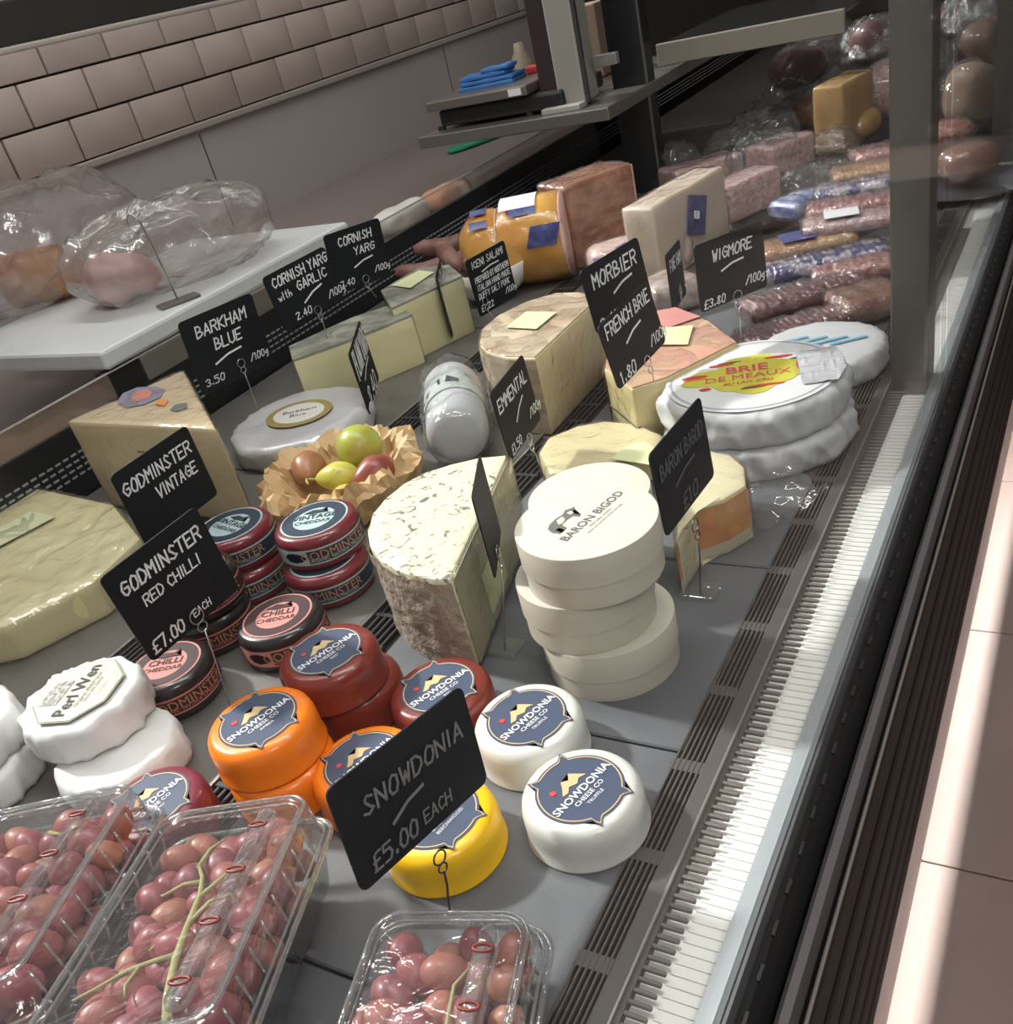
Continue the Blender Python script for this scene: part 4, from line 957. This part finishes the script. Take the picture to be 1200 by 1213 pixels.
loaf('brown joint left of the golden wedge', (968, 128), .02, (.05, .05, .035), brnm, 3)
loaf('pink joint between the golden wedge and the post', (1050, 105), .03, (.045, .04, .055), pnk2, 4)
loaf('plum coloured joint high under the shelf end', (945, 80), .03, (.07, .05, .045), purp, 5)
loaf('dark wrapped joint at the top beside the post', (1035, 50), .04, (.06, .05, .05), purp, 6)
loaf('dim brown joint at the very top of the far heap', (985, 45), .04, (.07, .06, .045), mat('dim brown meat', (.18, .10, .07), .5, col2=(.3, .2, .14), scale=9), 7)
loaf('pale brown joint in the bags right of the post', (1150, 110), .03, (.045, .04, .05), mat('pale brown meat', (.34, .22, .16), .5, col2=(.5, .38, .3), scale=12), 8)
loaf('coral joint pressed against the post on its right', (1125, 160), .03, (.04, .035, .022), redm, 9)
loaf('amber joint on the foil tray right of the post', (1148, 190), .012, (.045, .035, .026), brnm, 10)
loaf('dim joint high in the bags right of the post', (1165, 55), .05, (.05, .045, .05), mat('dim brown meat', (.18, .10, .07), .5), 11)
loaf('plum joint at the top edge right of the post', (1125, 25), .05, (.05, .045, .04), purp, 12)
for i, (px, z, r, lb) in enumerate((((1150, 100), .02, (.08, .06, .09), 'tall crumpled bag right of the post'), ((1040, 80), .03, (.08, .07, .07), 'crumpled clear bag over the joints left of the post'), ((965, 90), .03, (.08, .07, .06), 'crumpled clear bag left of the golden wedge'), ((1160, 40), .05, (.09, .07, .08), 'crumpled clear bag in the top right corner'), ((910, 205), .03, (.07, .04, .05), 'crumpled clear bag against the nearer pink ham block'), ((985, 190), .03, (.05, .04, .04), 'small crumpled bag left of the topmost packs'))):
    bagthing(lb, px, z, r, i * 5 + 40, SHINE)
t = thing('foil_tray', 'crinkled silver foil tray right of the post', 'tray', D(1150, 225, 0))
put('tray_base', mesh_of(lathe([(.05, 0), (.075, .002), (.09, .010), (.092, .012), (.074, .004), (.04, .003)], 60, .05, 2), 'tray', True), mat('crinkled foil', (.55, .56, .62), .25, .9, bump=.8, bscale=60), t)
t, _ = rblock('brown_cutting_board', 'brown reddish board end on its side next to the post', (1020, 352), (1062, 345), 0, .05, .03, brnm, 'board', None, amp=0, seed=51, wrapf=False)
# dark rear panel of the next section
put('dark_rear_panel', box2(RX - .02, RX + .0, 2.32, 4.6, -.03, .5), mat('dark rear panel', (.045, .04, .035), .3), case)
put('far_end_panel', box2(RX, -.13, 4.55, 4.6, -.03, .5), mat('dim end panel', (.09, .065, .05), .4), case)
# ================================================================== REAR: BOARD, BAGS, SCALE, SHELVES
bd = thing('chopping_board', 'thick white chopping board resting on the rear ledge behind the case', 'chopping board', (-1.30, 1.1, .1215))
put('slab', box2(-.20, .188, onX(128, 436, -1.112).y - 1.1, onX(412, 264, -1.112).y - 1.1, 0, .026, .005), mat('white board plastic', (.66, .68, .69), .35, col2=(.6, .62, .64), scale=10), bd)
# bags of meat on the board
def meatbag(label, pts_, seed):
    pass
q = D(60, 345, .16)
t = thing('meat_joint', 'orange brown joint inside the large clear bag', 'meat', (q.x, q.y, .1485))
put('joint', mesh_of(blob(.085, .06, .04, 5, .016, 22, 3, p=2.6), 'joint', True), mat('orange brown joint', (.36, .12, .045), .4, col2=(.45, .22, .08), scale=14, bump=.3), t)
q = D(150, 345, .16)
t = thing('meat_joint', 'pink joint inside the clear bag left of the wire holder', 'meat', (q.x, q.y, .1485))
put('joint', mesh_of(blob(.055, .05, .035, 5, .013, 26, 7, p=2.6), 'joint', True), mat('pink joint', (.48, .25, .24), .45, col2=(.55, .35, .33), scale=14), t)
BAG2 = clear('thick clear bag', (.93, .92, .91), 1.55, .14, .20, .6, 12, .07, (.60, .53, .50), dist=.014)
for i, (px, r, rz, lb) in enumerate((((60, 335), (.22, .15, .085), .5, 'large crumpled clear bag holding the meat joints at the left'), ((235, 315), (.17, .11, .060), .3, 'long crumpled clear bag lying along the white board'))):
    q = D(*px, .17); o = put('clear_bag', mesh_of(bagmesh(r, 20 + i * 5, .85), 'bag', True), BAG2, None, (q.x - .05, q.y + .01, .148), (0, 0, 1.2 + rz))
    tag(o, lb, 'bag')
q = D(212, 358, .148)
t = thing('wire_sign_holder', 'empty wire sign holder with a loop, standing on the white board', 'sign holder', (q.x, q.y, .148))
put('foot', B(.06, .03, .004, (0, 0, .002), .001), mat('dark clear foot', (.12, .11, .1), .3), t, rot=(0, 0, 1.1))
put('wire', tube([(0, 0, .003), (-.002, -.002, .06), (-.004, -.004, .115)] + [(-.004 + .012 * math.cos(a) - .012, -.006, .115 + .012 * math.sin(a)) for a in [i * .55 for i in range(12)]], .0014), WIRE, t)
for i_, (px, r_, m_, lb) in enumerate((((478, 268), (.07, .035, .022), mat('white paper parcel', (.66, .63, .6), .6, bump=.4, bscale=40), 'white paper parcel lying behind the rear screen'), ((530, 243), (.07, .03, .018), mat('orange salmon parcel', (.62, .25, .12), .5, col2=(.6, .5, .42), scale=20), 'orange and white parcel behind the rear screen'))):
    q = onX(px[0], px[1], RX - .065); o = put('parcel', mesh_of(blob(r_[0], r_[1], r_[2], 4, .006, 30, i_ + 3, p=3.5), 'parcel', True), m_, None, (RX - .062, q.y, .0685), (0, 0, PI / 2)); tag(o, lb, 'parcel')
# platform with scale
pz = .20; pc = D(720, 127, pz)
pf_ = thing('service_shelf', 'steel edged service shelf carrying the scale', 'shelf', (pc.x, pc.y, pz))
put('shelf_plate', box2(-.42, 0, 0, .62, -.022, 0, .002), STEEL, pf_)
pl = D(527, 127, pz + .06); pr_ = D(664, 97, pz + .06)
sc_ = thing('weighing_scale', 'weighing scale with black body and flat steel pan on the service shelf', 'scale', (pc.x - .205, pc.y + .03, pz))
put('scale_body', box2(-.18, .10, .01, .20, .006, .036, .006), BLACK, sc_)
put('pan', box2(-.195, .035, -.005, .25, .038, .056, .003), mat('dull pan steel', (.24, .21, .19), .35, .7), sc_)
for fx in (-.185, .02):
    for fy in (.02, .18): put('foot', mesh_of(lathe([(.008, 0), (.008, .007)], 12), 'foot'), BLACK, sc_, (fx, fy, 0))
put('pan_sticker', B(.028, .0008, .012, (.010, -.0056, .047)), wlab, sc_)
put('display_column', box2(.085, .140, .02, .085, .006, .40, .004), mat('pale display column', (.36, .35, .32), .4, .3), sc_)
put('column_trim', box2(.141, .147, .02, .03, .006, .40, .001), mat('trim dark', (.08, .08, .08), .3, .5), sc_)
put('column_dark_edge', box2(.045, .084, .03, .10, .006, .40, .002), mat('dark violet housing', (.035, .02, .025), .4), sc_)  # dark violet edge of the scale beside its column
put('column_foot', box2(.06, .14, -.01, .03, .0, .010, .002), mat('pale foot', (.35, .33, .31), .4), sc_)
put('arm', box2(.147, .195, .06, .075, .055, .075, .002), mat('grey arm', (.35, .34, .33), .35, .6), sc_)
def clothmesh():
    bm = bmesh.new()
    for k, (sx, sy, tz, dx) in enumerate(((.12, .075, .008, 0), (.115, .07, .008, .004), (.10, .06, .008, -.006), (.06, .055, .007, .02))):
        B(sx, sy, tz, (dx, 0, .004 + .0082 * k), .0025, 2, bm)
    bmesh.ops.triangulate(bm, faces=bm.faces[:])
    for _ in range(2):
        lg = [e for e in bm.edges if e.calc_length() > .008]
        if lg: bmesh.ops.subdivide_edges(bm, edges=lg, cuts=1); bmesh.ops.triangulate(bm, faces=bm.faces[:])
    wrinkle(bm, 0, .004, 35, 3); return bm
cl = thing('blue_cloth', 'folded bright blue cloth lying on the scale pan', 'cloth', (pc.x - .30, pc.y + .13, pz + .055))
put('cloth_fold', mesh_of(clothmesh(), 'cloth', True, .5), mat('blue cloth', (.045, .16, .42), .7, bump=.3), cl, rot=(0, 0, .1))
rc = put('red_tag', B(.03, .02, .015, (0, 0, .008), .004), redp, None, (pc.x - .235, pc.y + .19, pz + .055)); tag(rc, 'small red and white packet beside the blue cloth', 'packet')
kb = put('beige_bottle', mesh_of(lathe([(.022, 0), (.024, .004), (.024, .07), (.012, .09), (.010, .105)], 20), 'bottle', True), mat('beige plastic', (.42, .34, .26), .5), None, (pc.x - .32, pc.y + .30, pz + .001)); tag(kb, 'beige bottle at the back of the service shelf behind the blue cloth', 'bottle')
wbx = put('brown_carton', B(.11, .08, .14, (0, 0, .07), .003), mat('brown carton', (.33, .23, .17), .7), None, (pc.x - .24, pc.y + .45, pz + .001)); tag(wbx, 'brown carton behind the scale column', 'carton')
gc = put('green_cloth', mesh_of(blob(.10, .03, .008, 4, .005, 30, 9, p=3), 'cloth', True), mat('green cloth', (.02, .30, .15), .6), None, (0, 0, 0))
q = D(562, 168, .03); gc.location = (q.x, q.y, .0205); gc.rotation_euler = (0, 0, 1.2)
tag(gc, 'flat green glove or cloth lying below the service shelf', 'cloth')
# black post and upper shelf
bp = onY(765, 120, pc.y + .22)
post = thing('black_post', 'black square post rising through the service shelf', 'post', (pc.x - .005, pc.y + .20, 0))
put('shaft', box2(-.07, 0.0, 0, .05, 0, .9, .002), mat('black post paint', (.010, .011, .013), .4), post)
put('edge_strip', box2(0, .003, 0, .006, 0, .9), mat('post edge', (.2, .2, .2), .3, .6), post)
u = D(1000, 10, .25)
us = thing('upper_shelf', 'pale edged shelf reaching right from the black post', 'shelf', (u.x, u.y, .25))
put('shelf_edge', box2(-.37, 0, 0, .012, -.040, 0, .002), mat('pale shelf edge', (.36, .33, .28), .4, .3), us)
put('shelf_glass', box2(-.37, -.006, .012, .5, -.012, -.004), mat('dark smoked shelf', (.03, .032, .03), .08), us)
# ================================================================== GRAPES AND PUNNETS
grapeM = None
def grape_mat():
    m = mat('red grape skin', (.30, .06, .065), .42, coat=.12); nt = m.node_tree; L = nt.links.new; b = nt.nodes['Principled BSDF']
    oi = nt.nodes.new('ShaderNodeObjectInfo'); r = nt.nodes.new('ShaderNodeValToRGB'); e = r.color_ramp.elements
    e[0].color = (.20, .03, .045, 1); e[1].color = (.44, .18, .09, 1); k = e.new(.6); k.color = (.32, .06, .065, 1)
    L(oi.outputs['Random'], r.inputs[0])
    n = nt.nodes.new('ShaderNodeTexNoise'); n.inputs['Scale'].default_value = 60; mx = nt.nodes.new('ShaderNodeMixRGB')
    L(nt.nodes['Texture Coordinate'].outputs['Object'], n.inputs['Vector'])
    mx.inputs[2].default_value = (.42, .20, .23, 1); ml = nt.nodes.new('ShaderNodeMath'); ml.operation = 'MULTIPLY'; ml.inputs[1].default_value = .45
    L(n.outputs['Fac'], ml.inputs[0]); L(ml.outputs[0], mx.inputs[0]); L(r.outputs[0], mx.inputs[1]); L(mx.outputs[0], b.inputs['Base Color']); return m
GM = grape_mat()
bm = bmesh.new(); bmesh.ops.create_icosphere(bm, subdivisions=3, radius=1)
for v in bm.verts: v.co = Vector((v.co.x * .0100, v.co.y * .0100, v.co.z * .0132))
gme = mesh_of(bm, 'grape', True); gme.materials.append(GM)
stemM = mat('green stalk', (.36, .40, .15), .6, col2=(.42, .38, .17), scale=40)
def rrect(w, l, r, z, n=6):
    pts = []
    for cx, cy, a0 in ((w / 2 - r, l / 2 - r, 0), (-w / 2 + r, l / 2 - r, PI / 2), (-w / 2 + r, -l / 2 + r, PI), (w / 2 - r, -l / 2 + r, 3 * PI / 2)):
        for i in range(n + 1): a = a0 + PI / 2 * i / n; pts.append(Vector((cx + r * math.cos(a), cy + r * math.sin(a), z)))
    return pts
def loft(secs, top=True, bottom=False):
    bm = bmesh.new(); R = [[bm.verts.new(p) for p in s] for s in secs]; n = len(R[0])
    for a, b in zip(R, R[1:]):
        for i in range(n): bm.faces.new((a[i], a[(i + 1) % n], b[(i + 1) % n], b[i])).smooth = True
    if top: bm.faces.new(R[-1])
    if bottom: bm.faces.new(R[0][::-1])
    return bm
def punnet(label, blabel, FL, FR, zf, zn, Ln, hgt, seed, n=110, stems=None):
    a, b = D(*FL, zf), D(*FR, zf); wv = b - a; W = wv.length; ux = wv.normalized(); yv = Vector((-ux.y, ux.x, 0))
    if yv.dot(a) < 0: yv = -yv
    sl = math.atan2(zf - zn, Ln); yv = (yv * math.cos(sl) + Vector((0, 0, math.sin(sl)))).normalized(); zv = ux.cross(yv)
    mid = (a + b) / 2 - yv * Ln / 2 - zv * hgt
    M = Matrix(((ux.x, yv.x, zv.x, mid.x), (ux.y, yv.y, zv.y, mid.y), (ux.z, yv.z, zv.z, mid.z), (0, 0, 0, 1)))
    t = thing('grape_punnet', label, 'punnet', None, M=M, group='clear plastic grape punnets')
    hr = hgt * .55
    put('tray', loft([rrect(W * .80, Ln * .86, .012, 0.0005), rrect(W * .84, Ln * .89, .014, .004), rrect(W * .93, Ln * .95, .016, hr), rrect(W * 1.0, Ln * 1.0, .018, hr + .001), rrect(W * 1.0, Ln, .018, hr + .003)], False, True), PET, t)
    put('lid', loft([rrect(W * 1.01, Ln * 1.005, .018, hr + .0035), rrect(W * .94, Ln * .955, .017, hr + .004), rrect(W * .90, Ln * .93, .016, hgt - .006), rrect(W * .86, Ln * .91, .015, hgt), rrect(W * .80, Ln * .875, .013, hgt), rrect(W * .78, Ln * .86, .012, hgt - .003)], True), PET, t)
    put('lid_rim', tube(rrect(W * .86, Ln * .91, .015, hgt), .0013, 6, True), PETR, t); put('flange_rim', tube(rrect(W * 1.01, Ln * 1.005, .018, hr + .003), .0018, 6, True), PETR, t)
    put('lid_rim', tube(rrect(W * .79, Ln * .865, .012, hgt - .002), .0008, 6, True), PETR, t); put('flange_rim', tube(rrect(W * .955, Ln * .965, .017, hr + .006), .0010, 6, True), PETR, t)
    for k in range(9):
        for sx in (-1, 1): put('wall_flute', tube([(sx * W * .93 / 2, Ln * (-.40 + .1 * k), hr + .006), (sx * W * .88 / 2, Ln * (-.40 + .1 * k), hgt - .004)], .0009, 5), PETR, t)
    rib = loft([rrect(.013, Ln * .80, .006, hgt - .003), rrect(.011, Ln * .79, .0052, hgt + .001), rrect(.006, Ln * .78, .0028, hgt + .003)], True)
    put('lid_ridge', rib, PETR, t, (W * .22, 0, 0))
    for k in range(4): put('vent_hole', tube([(.0052 * math.cos(x_) + W * .22, .0022 * math.sin(x_) + Ln * (-.33 + .21 * k), hgt + .0032) for x_ in [2 * PI * q / 14 for q in range(14)]], .0010, 4, True), mat('painted grape refraction', (.22, .04, .03), .4), t)  # red colour stands in for grapes refracted in the clear edge
    g = thing('grape_bunch', blabel, 'grapes', None, M=M.copy(), group='bunches of red grapes in the punnets')
    rnd = random.Random(seed); pts_ = []
    tries = 0
    while len(pts_) < n and tries < 40000:
        tries += 1
        lay = len(pts_) / n
        zz = rnd.uniform(hgt * .30, hgt - .016) if lay < .45 else hgt - .015 - abs(rnd.gauss(0, .005))
        fx = .42 - .010 / W; fy = .455 - .010 / Ln
        p = Vector((rnd.uniform(-fx, fx) * W, rnd.uniform(-fy, fy) * Ln, zz))
        if all((p - q_).length > .0150 for q_ in pts_): pts_.append(p)
    for p in pts_:
        sc = rnd.uniform(.84, 1.08)
        put('grape', gme, None, g, p, (rnd.uniform(.5, 2.6), rnd.uniform(-.6, .6), rnd.uniform(0, 6.28)), (sc, sc, sc))
    if stems:
        for line, r0 in stems:
            P = [Vector((x_ * W, y_ * Ln, hgt - .0075 + .002 * math.sin(7 * y_ + x_ * 9))) for x_, y_ in line]
            put('stalk', tube(P, [r0 * (1 - .6 * k / max(1, len(P) - 1)) for k in range(len(P))], 6), stemM, g)
    return t
ST2 = [([(.18, -.42), (.10, -.30), (.05, -.18), (.03, -.06), (.02, .06), (-.02, .14), (-.08, .20)], .0026),
       ([(.05, -.16), (-.06, -.17), (-.16, -.20), (-.26, -.27), (-.34, -.30)], .0016), ([(.03, -.05), (.10, .02), (.20, .04), (.26, .0)], .0014),
       ([(-.02, .12), (-.12, .13), (-.22, .10), (-.30, .13)], .0015), ([(.02, .05), (.10, .12), (.16, .20)], .0014), ([(-.08, .19), (-.06, .27), (.0, .32)], .0014),
       ([(.03, -.10), (-.07, -.08), (-.12, -.13)], .0012), ([(-.12, -.19), (-.13, -.26), (-.10, -.30)], .0011)]
punnet('clear grape punnet second from the left with green stalks showing', 'red grapes with branching green stalk in the second punnet', (190, 958), (385, 928), .062, .098, .185, .062, 3, 150, ST2)
punnet('clear grape punnet at the bottom left corner', 'red grapes in the punnet at the bottom left corner', (-38, 962), (184, 915), .062, .098, .185, .062, 5, 150, [([(.05, .30), (.12, .28), (.2, .33)], .0016)])
punnet('smaller clear grape punnet at the bottom centre below the big blackboard', 'few red grapes in the bottom centre punnet', (440, 1068), (648, 1068), .052, .058, .15, .05, 9, 60, [([(.0, -.2), (.10, .0), (.08, .2), (.15, .3)], .0015), ([(.1, 0), (-.1, -.05)], .001)])
# ================================================================== BLACKBOARD SIGNS
def sign(label, pose, base, zb, ring, lines, ink=None, wire=None, thick=.0012, acr=False, rr=.0055):
    """pose = heading, backward lean, roll, centre x y z, width, height (metres, radians)"""
    ink = ink or CHALK
    yaw, lean, roll, x, y, z, W, Hh = pose
    u0 = Vector((math.cos(yaw), math.sin(yaw), 0)); n0 = Vector((math.sin(yaw), -math.cos(yaw), 0))
    v0 = Vector((0, 0, math.cos(lean))) - n0 * math.sin(lean)
    ux = u0 * math.cos(roll) + v0 * math.sin(roll); vy = v0 * math.cos(roll) - u0 * math.sin(roll); nz = ux.cross(vy).normalized()
    cc = Vector((x, y, z)); c = cc - ux * W / 2 + vy * Hh / 2; V = -vy
    M = Matrix(((ux.x, vy.x, nz.x, c.x), (ux.y, vy.y, nz.y, c.y), (ux.z, vy.z, nz.z, c.z), (0, 0, 0, 1)))
    O = Vector((0, 0, H)); rd = ray(*ring); rp = O + rd * ((cc - O).dot(nz) / rd.dot(nz))
    base3 = D(*base, zb)
    t = thing('price_sign', label, 'sign', base3)
    Ml = Matrix.Translation(-base3) @ M
    cr = .05 * W; pts = []
    for cx, cy, a0 in ((W - cr, -cr, 0), (cr, -cr, PI / 2), (cr, -Hh + cr, PI), (W - cr, -Hh + cr, 3 * PI / 2)):
        for i in range(4): a = a0 + PI / 2 * i / 3; pts.append((cx + cr * math.cos(a), cy + cr * math.sin(a)))
    b = put('board', flat(pts, -thick, thick), BOARD, t); b.matrix_local = Ml
    if random.random() >= 0:
        for ln in lines:
            if ln[0] == '_':                # underline from (u,v) to (u2,v2)
                bm = bmesh.new(); a_ = Vector((ln[1] * W, -ln[2] * Hh, .0006)); e_ = Vector((ln[3] * W, -ln[4] * Hh, .0006)); mid_ = (a_ + e_) / 2 + Vector((0, .02 * W, 0))
                pw_ = .011 * W
                P_ = [a_, mid_, e_]
                for x1, x2 in zip(P_, P_[1:]):
                    d = (x2 - x1).normalized(); n_ = Vector((-d.y, d.x, 0)) * pw_; bm.faces.new([bm.verts.new(v_) for v_ in (x1 - n_, x2 - n_, x2 + n_, x1 + n_)])
                o = put('underline', bm, ink, t)
            else:
                s0, u, v, sz, wd = ln[:5]; o = chalk(t, s0, u * W, -v * Hh, sz * W * .86, ink, wd * W * .95 if wd else None, ln[5] if len(ln) > 5 else 0)
            o.matrix_local = Ml
    wm = wire or WIRE; rl = rp - base3; ez = nz * .0012
    up = (-V).normalized(); R1 = rr
    loop = [rl + ez + (ux * math.cos(a) + vy * math.sin(a)) * R1 for a in [2 * PI * i / 20 for i in range(20)]]
    loop2 = [rl + ez - vy * R1 * 1.7 + (ux * math.cos(a) + vy * math.sin(a)) * R1 * .7 for a in [2 * PI * i / 16 for i in range(16)]]
    put('clip_ring', tube(loop, .0006, 6, True), wm, t); put('clip_ring', tube(loop2, .0006, 6, True), wm, t)
    p0 = rl + ez - vy * R1 * 2.3
    put('wire_stem', tube([p0, p0 * .66 + Vector((.0008, 0, 0)), p0 * .33, (0, 0, 0)], .0007, 6), wm, t)
    if acr:
        put('clear_foot', B(.03, .022, .005, (0, 0, .0028), .001), PET, t)
    return t
sign('blackboard sign reading BARKHAM BLUE on a looped wire', (1.3601, -0.0668, -0.0254, -0.9437, 0.8163, 0.1299, 0.1113, 0.0949), (305, 484), .036, (285, 430),
     [('BARKHAM', .50, .20, .14, .70), ('BLUE', .52, .43, .14, .38), ('_', .27, .68, .66, .60), ('3.50', .20, .86, .09, .26), ('/100g', .85, .80, .09, .27)])
sign('blackboard sign reading CORNISH YARG WITH GARLIC', (1.314, 0.0204, 0.0588, -0.9241, 0.9607, 0.1474, 0.1068, 0.0749), (388, 402), .072, (376, 367),
     [('CORNISH YARG', .53, .17, .13, .92), ('wIth', .20, .43, .10, .22), ('GARLIC', .64, .40, .13, .50), ('_', .42, .72, .76, .56), ('2.40', .35, .86, .10, .26), ('/100g', .93, .80, .10, .30)])
sign('blackboard sign reading CORNISH YARG, highest at the back', (1.1961, -0.0485, -0.0429, -0.9246, 1.0888, 0.1485, 0.0951, 0.0829), (446, 352), .085, (433, 330),
     [('CORNISH', .50, .18, .14, .62), ('YARG', .62, .40, .13, .38), ('_', .38, .66, .74, .56), ('7.40', .20, .86, .10, .26), ('/100g', .86, .80, .10, .30)])
sign('small dense handwritten blackboard sign in front of the white bowl', (1.3913, 0.033, 0.0087, -0.7545, 1.1582, 0.0808, 0.0886, 0.0812), (600, 398), 0, (574, 357),
     [('ICENI SALAMI', .5, .13, .12, .84), ('_', .3, .30, .75, .27), ('PREPARED BY NORTHERN', .52, .39, .10, .90), ('ITALIAN HAND MADE', .52, .53, .10, .88), ('DUFFY SALT PORK', .48, .67, .10, .84), ('£1.22', .22, .88, .11, .32), ('/100g', .86, .82, .10, .30)])
sign('brownish blackboard sign reading MORBIER, upper of the overlapping pair', (1.3416, 0.1156, 0.0151, -0.4084, 0.8454, 0.1657, 0.0962, 0.063), (752, 470), .045, (748, 385),
     [('MORBIER', .50, .25, .16, .78), ('_', .40, .58, .76, .46), ('2.60', .22, .90, .13, .3)])
sign('blackboard sign reading FRENCH BRIE, lower of the overlapping pair', (1.4438, 0.1333, 0.0762, -0.3838, 0.8111, 0.1274, 0.1011, 0.0655), (775, 452), .073, (766, 428),
     [('FRENCH BRIE', .50, .16, .14, .88), ('_', .34, .52, .68, .40), ('1.80', .22, .88, .13, .3), ('/100g', .88, .80, .11, .34)])
sign('blackboard sign reading WIGMORE behind the large brie', (0.9936, 0.0159, -0.0112, -0.3226, 0.9363, 0.1465, 0.0878, 0.0679), (878, 404), .066, (873, 350),
     [('WIGMORE', .52, .24, .14, .60), ('_', .34, .50, .68, .42), ('£3.80', .20, .90, .11, .32), ('/100g', .82, .78, .11, .30)])
sign('narrow foreshortened blackboard left of the WIGMORE one', (1.6848, 0.0127, -0.0293, -0.4426, 1.0817, 0.0936, 0.069, 0.0683), (806, 385), .03, (805, 345),
     [('FINE HAM', .5, .25, .22, .8), ('1', .6, .8, .2, .1)])
sign('blackboard sign reading EMMENTAL, tilted beside the wrapped log', (1.6876, 0.0478, 0.023, -0.4718, 0.7145, 0.0969, 0.086, 0.0707), (640, 552), .028, (626, 520),
     [('EMMENTAL', .48, .25, .16, .88), ('_', .38, .66, .70, .44), ('£1.50', .22, .90, .12, .3), ('/100g', .9, .76, .12, .36)])
sign('blackboard sign reading GODMINSTER VINTAGE, upper left', (1.577, 0.0078, 0.0116, -0.7344, 0.503, 0.1167, 0.0972, 0.0763), (225, 668), .034, (222, 625),
     [('GODMINSTER', .48, .24, .14, .92), ('VINTAGE', .62, .50, .13, .56)])
sign('blackboard sign reading GODMINSTER RED CHILLI, lower left', (1.447, -0.0274, 0.072, -0.5659, 0.3564, 0.1278, 0.0888, 0.0795), (276, 845), .0, (232, 730),
     [('GODMINSTER', .50, .22, .14, .86), ('RED CHILLI', .50, .44, .11, .62), ('£7.00', .22, .88, .13, .34), ('EACH', .60, .88, .08, .2)], rr=.006)
sign('big blackboard sign with faint chalk SNOWDONIA in front of the yellow truckle', (1.3904, 0.0697, -0.1052, -0.2915, 0.257, 0.0983, 0.1001, 0.0677), (533, 1080), .0, (519, 1015),
     [('SNOWDONIA', .53, .34, .12, .78), ('_', .30, .66, .56, .54), ('£5.00', .27, .83, .12, .34), ('EACH', .60, .82, .09, .22)], ink=CHALKG, wire=DWIRE, rr=.0045)
sign('blackboard sign with faint chalk between the wooden boxes and the brie', (1.4848, 0.0382, 0.0326, -0.2508, 0.5798, 0.1165, 0.0887, 0.0691), (830, 704), .0, (822, 622),
     [('BARON BIGOD', .5, .30, .15, .86), ('_', .3, .6, .7, .5), ('£10', .5, .85, .16, .3)], ink=mat('fainter chalk', (.13, .135, .15), .8), wire=mat('dull wire', (.2, .19, .17), .35, .9), acr=True)
sign('edge-on blackboard stuck in front of the nearer lemon cheese', (2.078, 0.0071, 0.041, -0.7999, 0.8891, 0.0648, 0.1192, 0.083), (441, 500), .0, (438, 470),
     [('PLAIN YARG', .5, .25, .3, .9), ('_', .3, .6, .8, .5), ('2.40', .5, .85, .22, .6)])
sign('edge-on blackboard in front of the further lemon cheese', (2.0663, -0.0058, 0.0038, -0.8401, 1.1541, 0.0581, 0.1031, 0.0918), (537, 405), .0, (532, 380),
     [('GARLIC', .5, .25, .35, .9), ('2.40', .5, .8, .22, .6)])
sign('grey edge-on blackboard standing in the cut face of the blue cheese', (2.0346, 0.0084, -0.0548, -0.3747, 0.495, 0.1163, 0.0754, 0.0679), (598, 770), .0, (588, 655), [], acr=True)
